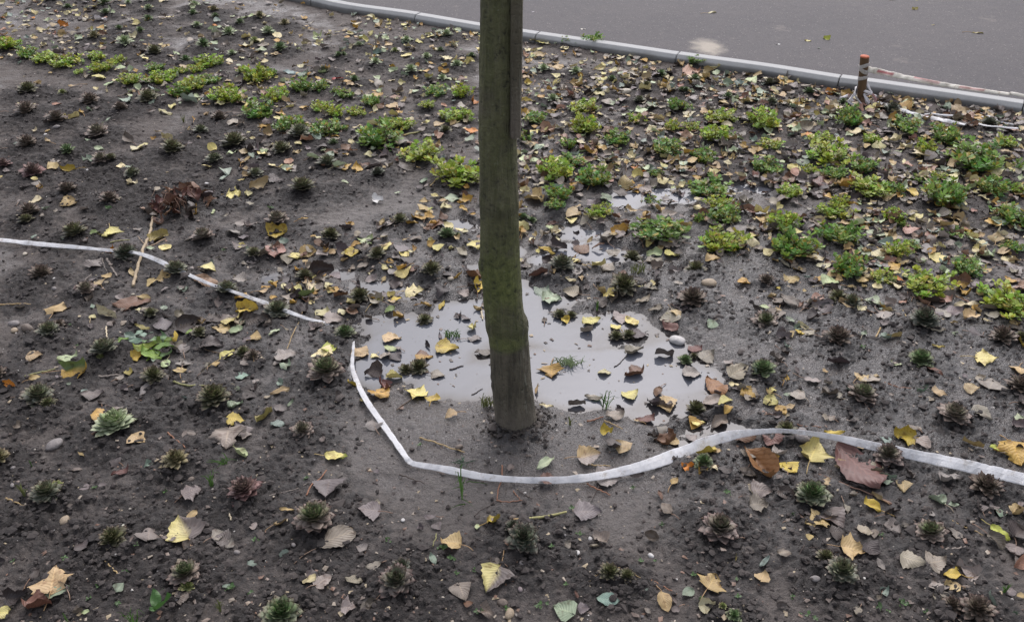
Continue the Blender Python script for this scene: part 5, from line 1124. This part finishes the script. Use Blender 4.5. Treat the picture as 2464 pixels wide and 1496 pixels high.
# heap of dry brown leaves, at the left
def pile(name, px, py, n, rx, ry, cols, kinds, Ls, label, cat, part, tall=.05, seed=1):
    x, y, t = G(px, py); z = gz(x, y); root = empty(name, (x, y, z)); tag(root, label, cat); rng = random.Random(seed)
    for i in range(n):
        P, F, UV = leaf_shape(rng.choice(kinds), rng.uniform(*Ls), rng, 13, 7)
        a, q = rng.uniform(0, 6.28), math.sqrt(rng.random()); ex = Euler((rng.gauss(0, .55), rng.gauss(0, .55), rng.uniform(0, 6.28)))
        P = P @ np.array(ex.to_matrix()).T; dx, dy = math.cos(a) * q * rx, math.sin(a) * q * ry; g = gz(x + dx, y + dy) - z
        zz = g + tall * (1 - q) * rng.random() - P[:, 2].min() * .8
        o = link(part, np_mesh(part, P, F, M_LEAF, leaf_colour(rng.choice(cols), rng, UV, len(P)), UV), root, (dx, dy, zz))
    return root, rng, x, y, z
root, rng, x, y, z = pile('leaf_heap', 435, 503, 34, .13, .15, ['rb', 'br', 'br', 'db', 'db', 'rb', 'tnb'], 'ccb', (.04, .075), 'heap of dry crumpled brown leaves left of the tree', 'leaf heap', 'dead_leaf', .07, 6)
for i in range(16):
    a = rng.uniform(0, 6.28); P = [(math.cos(a) * q * .09 + rng.uniform(-.01, .01), math.sin(a) * q * .09 + .03 * math.sin(q * 4 + i), .02 + .05 * math.sin(q * 2.6 + .4) + rng.uniform(-.004, .004)) for q in np.linspace(-.6, 1, 8)]
    v, f = tube(P, .0016, 4); bm = MB(); bm.add(v, f, (.15, .085, .055)); link('root_fibre', bm.mesh('root fibre', M_WOOD), root)

# sprig of fresh willow leaves
sx, sy, t = G(375, 848); szz = gz(sx, sy); sprig = empty('willow_sprig', (sx, sy, szz)); tag(sprig, 'broken sprig of fresh green willow leaves lying on soil', 'sprig')
rng = random.Random(15)
for (X, Y, ln, ang, col, lift) in ((1050, 1060, 190, 185, 'ol2', .012), (1190, 1060, 170, 355, 'g1', .010), (1100, 1095, 170, 160, 'g2', .005), (1195, 1000, 90, 92, 'g3', .02), (1110, 1025, 130, 10, 'g3', .016), (1000, 1030, 110, 185, 'g4', .012), (1060, 980, 130, 25, 'g4', .012), (900, 1030, 110, 175, 'g2', .006),
        (1180, 1000, 200, 10, 'g2', .004), (1290, 1005, 90, 250, 'y', .008), (1390, 945, 90, 30, 'g2', .006), (1010, 945, 90, 20, 'g4', .008), (1200, 1090, 140, 355, 'g3', .004), (960, 990, 100, 330, 'g4', .01), (1120, 1115, 120, 20, 'g2', .004), (1040, 910, 110, 170, 'ol', .008)):
    px, py = C(4, X, Y); x, y, t = G(px, py); a = math.radians(ang); x2, y2, _ = G(px + math.cos(a) * 4, py - math.sin(a) * 4)
    LC.update(ol2=(.20, .26, .03), g1=(.085, .16, .03), g2=(.15, .24, .035), g3=(.13, .21, .09), g4=(.20, .28, .19))
    Lm = min(math.hypot(x2 - x, y2 - y) / 4 * ln / 3, ln / 3 * t / FPX * 1.3); P, F, UV = leaf_shape('w', Lm, rng, 11, 5)
    P[:, 0] *= 1.15; P = P @ np.array(Euler((rng.gauss(0, .12), rng.gauss(0, .3), math.atan2(y2 - y, x2 - x) - math.pi / 2)).to_matrix()).T
    link('willow_leaf', np_mesh('willow leaf', P, F, M_LEAF, leaf_colour(col, rng, UV, len(P)), UV), sprig, (x - sx, y - sy, gz(x, y) - szz + lift - P[:, 2].min()))
def path_tube(pts, rad, wander=0.0, rng=rnd, lift=0.0, n=9, water=True):
    P = []
    for (X, Y) in pts: P.append(G(X, Y)[:2])
    P = catmull(np.array(P), n); out = []
    for i, p in enumerate(P):
        a = wander * math.sin(i * .9 + rng.random()); out.append((p[0] + a * .4, p[1] + a, 0))
    out = np.array(out); g = ground_z(out[:, 0], out[:, 1], water)
    k = np.ones(5) / 5; gs = np.convolve(np.pad(g, 2, 'edge'), k, 'valid'); out[:, 2] = gs + np.mean(rad) * .6 + lift
    return out
P = path_tube([C(4, 1200, 995), C(4, 1340, 1010), C(4, 1500, 1060), C(4, 1700, 1110)], .0013); v, f = tube(P - np.array((sx, sy, szz)), .0013, 5); bm = MB(); bm.add(v, f, (.16, .11, .06)); link('stalk', bm.mesh('stalk', M_WOOD), sprig)

# ================================================================ TWIGS
TC = {'grey': (.20, .175, .15), 'straw': (.34, .25, .12), 'cream': (.46, .40, .28), 'green': (.24, .24, .10), 'brown': (.10, .065, .04), 'red': (.22, .11, .065), 'dark': (.05, .036, .03), 'stalk': (.27, .26, .11), 'knob': (.20, .125, .09)}
TN = {'grey': 'greyish dead twig', 'straw': 'straw coloured dry stalk', 'cream': 'short pale straw', 'green': 'greenish dry stalk', 'brown': 'thin brown twig', 'red': 'reddish brown twig', 'dark': 'thin blackish twig', 'stalk': 'thick straight yellow green stalk', 'knob': 'long thin brown stalk with a knobbed end'}
for (c, X1, Y1, X2, Y2, th, col) in TWIGS:
    rng = random.Random(int(X1 + Y1)); a, b = C(c, X1, Y1), C(c, X2, Y2); mx, my = (a[0] + b[0]) / 2, (a[1] + b[1]) / 2
    ln = math.hypot(a[0] - b[0], a[1] - b[1]); w_ = 0 if col == 'stalk' else rng.uniform(-.05, .05) * ln
    t = G(mx, my)[2]; r = th / 3 * t / FPX / 2
    P = path_tube([a, ((a[0] * 2 + b[0]) / 3 + w_, (a[1] * 2 + b[1]) / 3 + w_), ((a[0] + 2 * b[0]) / 3 - w_ * .3, (a[1] + 2 * b[1]) / 3), b], r, 0 if col == 'stalk' else .0012, rng, .001)
    R = np.linspace(r * 1.15, r * .75, len(P)); 
    if col == 'knob': R = np.linspace(r * .6, r * 1.0, len(P)); R[-4:] *= (1.3, 1.8, 2.1, 1.4)
    elif col != 'stalk': R = R * (1 + .15 * np.sin(np.arange(len(P)) * 2.1))
    org = P.mean(0); v, f = tube(P - org, R, 6); cc = np.array(TC[col]) * rng.uniform(.85, 1.15)
    if col == 'stalk': k = np.clip(1 - (np.arange(len(v)) / len(v)) * 4, 0, 1)[:, None]; cc = cc * (1 - k) + np.array((.34, .19, .09)) * k
    bm = MB(); bm.add(v, f, cc); o = link('twig', bm.mesh('twig', M_WOOD), None, org)
    want_label(o, 'twig', TN[col], mx, my, 'loose twigs and stalks on the soil')
# pale stick under the tape, with side shoots
P = path_tube([C(4, *q) for q in ((1115, 45), (1100, 120), (1085, 200), (1060, 270), (1045, 330), (1035, 400), (1010, 460), (985, 530), (965, 600))], .005, .002, rnd, .003)
org = P.mean(0); root = empty('stick', tuple(org)); tag(root, 'pale knobbly stick with side shoots lying under the white tape', 'stick')
v, f = tube(P - org, .0052 * (1 + .12 * np.sin(np.arange(len(P)) * 1.3)) * np.linspace(1.0, 1.15, len(P)), 8); bm = MB(); cst = np.array((.36, .29, .19)) * (0.75 + .4 * RS.rand(len(v), 1)); bm.add(v, f, cst); link('shaft', bm.mesh('stick', M_WOOD), root)
for pts, r in (([(1055, 320), (1120, 300), (1165, 275), (1200, 250)], .0035), ([(1115, 50), (1150, 45), (1190, 20), (1215, -5)], .0026), ([(1050, 290), (1020, 250), (995, 215)], .002)):
    P = path_tube([C(4, *q) for q in pts], r, .001, rnd, .004); v, f = tube(P - org, np.linspace(r, r * .7, len(P)), 6); bm = MB(); bm.add(v, f, (.27, .20, .13)); link('side_shoot', bm.mesh('side shoot', M_WOOD), root)

# ================================================================ STONES
SC = {'white': (.42, .41, .40), 'cream': (.40, .36, .29), 'grey': (.17, .155, .15), 'tan': (.27, .215, .15), 'brown': (.115, .09, .072), 'pink': (.25, .15, .12), 'mauve': (.20, .165, .165)}
import bmesh
def ico(sub):
    b = bmesh.new(); bmesh.ops.create_icosphere(b, subdivisions=sub, radius=1); v = np.array([p.co[:] for p in b.verts]); f = np.array([[q.index for q in p.verts] for p in b.faces]); b.free(); return v, f
I1, I2, I3 = ico(1), ico(2), ico(3)
for (c, X, Y, d, col) in STONES:
    rng = random.Random(int(X * 3 + Y)); px, py = C(c, X, Y); x, y, t = G(px, py); r = d / 6 * t / FPX
    v, f = (I3 if d > 70 else I2); n = 1 + .22 * fbm(v[:, 0] * 1.3 + X, v[:, 1] * 1.3 + v[:, 2] * 1.1, 1.0, 3, 2)
    v = v * n[:, None] * r * np.array((1, rng.uniform(.62, .9), rng.uniform(.42, .62))); z = gz(x, y) + r * .18
    me = np_mesh('stone', v, f, M_STONE, np.tile(np.array(SC[col]) * rng.uniform(.9, 1.1), (len(v), 1)))
    o = link('stone', me, None, (x, y, z)); o.rotation_euler = (rng.uniform(-.2, .2), rng.uniform(-.2, .2), rng.uniform(0, 3))
    want_label(o, 'stone', f'{"large " if d > 100 else "small " if d < 45 else ""}{col if col != "mauve" else "purplish"} rounded stone', px, py, 'stones lying loose on the soil')

# ================================================================ GRASS TUFTS, SEEDLINGS
GC = {'g': (.075, .15, .035), 'd': (.12, .135, .05), 'p': (.20, .26, .13), 'b': (.085, .14, .085)}
GN = {'g': 'fresh green grass tuft', 'd': 'thin dull grass tuft', 'p': 'pale grass tuft rising from the water', 'b': 'bluish green flattened grass blades'}
def blade(P, w0, bm, col):
    P = np.array(P); n = len(P); T = np.gradient(P, axis=0); S_ = np.cross(T, (0.1, -.9, .4)); S_ /= np.linalg.norm(S_, axis=1)[:, None] + 1e-9
    ww = w0 * np.clip(1.15 - np.linspace(0, 1, n) ** 1.6, .05, 1)[:, None]
    v = np.stack([P - S_ * ww, P + np.cross(S_, T / (np.linalg.norm(T, axis=1)[:, None] + 1e-9)) * ww * .35, P + S_ * ww], 1).reshape(-1, 3); bm.add(v, grid_faces(n, 3), col)
for (c, X, Y, w_, h_, col) in GRASS:
    rng = random.Random(int(X + Y)); px, py = C(c, X, Y); x, y, t = G(px, py + h_ / 6); s = t / FPX / 3; bm = MB(); z = gz(x, y)
    n = 5 if w_ < 80 else (60 if col == 'p' else (26 if c == 5 and w_ < 200 else 10))
    for k in range(n):
        a = rng.uniform(0, 6.28); reach = w_ * s * rng.uniform(.15, .55); hh = h_ * s * rng.uniform(.45, 1.05) * (1 if col != 'b' else .5)
        bx_, by_ = rng.gauss(0, w_ * s * (.22 if n > 20 else .05)), rng.gauss(0, w_ * s * (.10 if n > 20 else .05))
        if c == 8 and X == 875: reach *= .35 if k < 5 else 1.2; hh *= 1 if k < 5 else .15; by_ += rng.uniform(-.05, .05)
        P = [(bx_ + math.cos(a) * reach * q ** 1.4, by_ + math.sin(a) * reach * q ** 1.4 * .6, hh * math.sin(q * (1.5 if rng.random() < .6 else 2.2)) ) for q in np.linspace(0, 1, 8)]
        blade(P, rng.uniform(.0009, .0018), bm, np.array(GC[col]) * rng.uniform(.7, 1.35))
    o = link('grass_tuft', bm.mesh('grass tuft', M_GRASS), None, (x, y, z - .001)); want_label(o, 'grass', GN[col], px, py, 'grass tufts in the bed')
for (c, X, Y, d) in SEEDLINGS:
    rng = random.Random(int(X + Y * 2)); px, py = C(c, X, Y); x, y, t = G(px, py); s = d / 3 * t / FPX; bm = MB(); z = gz(x, y)
    for k in range(1 if d < 60 else rng.randint(2, 4)):
        ox, oy = (0, 0) if k == 0 else (rng.uniform(-.5, .5) * s, rng.uniform(-.3, .3) * s); q_ = s * (1 if k == 0 else .6) * (1 if d < 60 else .62)
        for j in range(rng.choice((2, 4, 4))):
            a = j * 1.571 + rng.uniform(-.3, .3) + k; P, F, UV = leaf_shape('o', q_ * rng.uniform(.45, .62), rng, 5, 3); P[:, 1] += q_ * .3
            P = P @ np.array((Matrix.Rotation(a, 3, 'Z') @ Matrix.Rotation(rng.uniform(.1, .6), 3, 'X'))).T + np.array((ox, oy, q_ * .25)); bm.add(P, F, np.array((.075, .145, .045)) * rng.uniform(.6, 1.2))
        v, f = tube([(ox, oy, -.003), (ox, oy, q_ * .27)], .0006, 4); bm.add(v, f, (.10, .14, .05))
    o = link('seedling', bm.mesh('seedling', M_SEDUM), None, (x, y, z)); want_label(o, 'seedling', 'patch of tiny green seedlings' if d > 80 else 'tiny green weed seedling', px, py, 'weed seedlings in bare soil')
# the broad-leaved seedling at the lower left
px, py = C(7, 1150, 1470); x, y, t = G(px, py); root = empty('sapling', (x, y, gz(x, y))); tag(root, 'young weed with two long green leaves at the bottom edge', 'seedling'); rng = random.Random(2)
for (a, ln) in ((.35, .05), (-.95, .046), (1.5, .02)):
    P, F, UV = leaf_shape('w', ln, rng, 9, 5); P[:, 1] += ln * .55; P[:, 0] *= 1.2
    P = P @ np.array((Matrix.Rotation(a, 3, 'Z') @ Matrix.Rotation(.5, 3, 'X'))).T + np.array((0, 0, .012)); link('leaf', np_mesh('leaf', P, F, M_SEDUM, np.tile((.06, .14, .035), (len(P), 1)), UV), root)

# ================================================================ CRUMBS OF SOIL, GRIT AND LEAF SCRAPS (nobody could count them)
def crumbs(n, smin, smax, mat_, name, label, colf, need, ico_=I1, flat=(.5, .9), area=(1.0, 7.0), seed=2, water=False, emb=.2):
    r = np.random.RandomState(seed); x = []; 
    tt = r.rand(n * 6); y = area[0] + (area[1] - area[0]) * tt ** 1.6; x = (r.rand(n * 6) * 2 - 1) * (0.75 + 0.60 * y)
    m = bil(MM, x, y); keep = (r.rand(n * 6) < need(m)) & (y < kerb_y(x) - .02); x, y, m = x[keep][:n], y[keep][:n], m[keep][:n]
    z0 = relief(x, y, True); 
    if not water: k2 = z0 > WATER_Z + .001; x, y, m, z0 = x[k2], y[k2], m[k2], z0[k2]
    else: z0 = np.maximum(z0, WATER_Z)
    N = len(x); v0, f0 = ico_; s = smin + (smax - smin) * r.rand(N) ** 3.2
    sc_ = np.stack([s * r.uniform(.7, 1.3, N), s * r.uniform(.7, 1.3, N), s * r.uniform(flat[0], flat[1], N)], 1)
    a = r.rand(N) * 6.28; ca, sa = np.cos(a), np.sin(a)
    vv = v0[None] * sc_[:, None, :] * (1 + .22 * r.randn(N, len(v0), 1)); X_ = vv[..., 0] * ca[:, None] - vv[..., 1] * sa[:, None]; Y_ = vv[..., 0] * sa[:, None] + vv[..., 1] * ca[:, None]
    Vt = np.stack([X_ + x[:, None], Y_ + y[:, None], vv[..., 2] + (z0 + s * emb)[:, None]], -1).reshape(-1, 3)
    F = (f0[None] + (np.arange(N) * len(v0))[:, None, None]).reshape(-1, f0.shape[1]); cc = np.repeat(colf(r, N, m), len(v0), 0)
    tag(link(name, np_mesh(name, Vt, F, mat_, cc, smooth=False)), label, None, None, 'stuff')
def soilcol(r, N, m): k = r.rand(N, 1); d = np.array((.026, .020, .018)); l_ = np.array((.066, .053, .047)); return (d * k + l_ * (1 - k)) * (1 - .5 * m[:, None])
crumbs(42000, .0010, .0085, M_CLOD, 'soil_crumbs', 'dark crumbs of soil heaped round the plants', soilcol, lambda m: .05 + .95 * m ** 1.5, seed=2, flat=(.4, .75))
crumbs(6000, .004, .017, M_CLOD, 'soil_clods', 'larger damp clods of dark soil in the planted parts', soilcol, lambda m: np.clip(m - .25, 0, 1) * 1.3, seed=12, flat=(.35, .6), emb=-.2)
def foot_crumbs():
    r = np.random.RandomState(33); bm = MB(); v0, f0 = I1
    for _ in range(420):
        a = r.rand() * 6.283; q = 0.052 + abs(r.randn()) * .030; x = TREE_X + math.cos(a) * q; y = TREE_Y + math.sin(a) * q; sz = r.uniform(.0015, .0075) * (1.2 if q < .07 else .7)
        v = v0 * sz * (1 + .22 * r.randn(len(v0), 1)) * np.array((1, 1, .65)) + np.array((x, y, gz(x, y) + .002 + max(0, .068 - q) * .5))
        bm.add(v, f0, np.array((.034, .027, .022)) * r.uniform(.6, 1.5))
    tag(link('soil_crumbs', bm.mesh('soil crumbs', M_CLOD, False)), 'loose dark crumbs heaped against the foot of the trunk', None, None, 'stuff')
foot_crumbs()
def gritcol(r, N, m):
    P_ = np.array([(.34, .31, .27), (.2, .18, .16), (.50, .48, .45), (.14, .11, .09), (.15, .14, .14)]); return P_[r.randint(0, 5, N)] * r.uniform(.7, 1.1, (N, 1))
crumbs(2600, .0008, .0045, M_STONE, 'grit', 'fine pale grit strewn over the soil', gritcol, lambda m: np.full_like(m, .5), seed=5, flat=(.4, .7))
FL = (np.array([(-1, -.6, 0), (1, -.5, .25), (.9, .6, 0), (-.8, .7, .3), (0, 0, .35)], float), np.array([(0, 1, 4), (1, 2, 4), (2, 3, 4), (3, 0, 4)]))
def scrapcol(r, N, m):
    P_ = np.array([(.07, .05, .042), (.14, .11, .095), (.20, .17, .14), (.22, .18, .12), (.05, .04, .035), (.11, .06, .04)]); return P_[r.randint(0, 6, N)] * r.uniform(.7, 1.2, (N, 1))
crumbs(6500, .0012, .008, M_LEAF, 'leaf_scraps', 'torn scraps of rotting leaves on soil and water', scrapcol, lambda m: np.full_like(m, .6), FL, (.3, .8), (1.3, 7.0), 9, True)

write_labels()

bpy.context.view_layer.update()
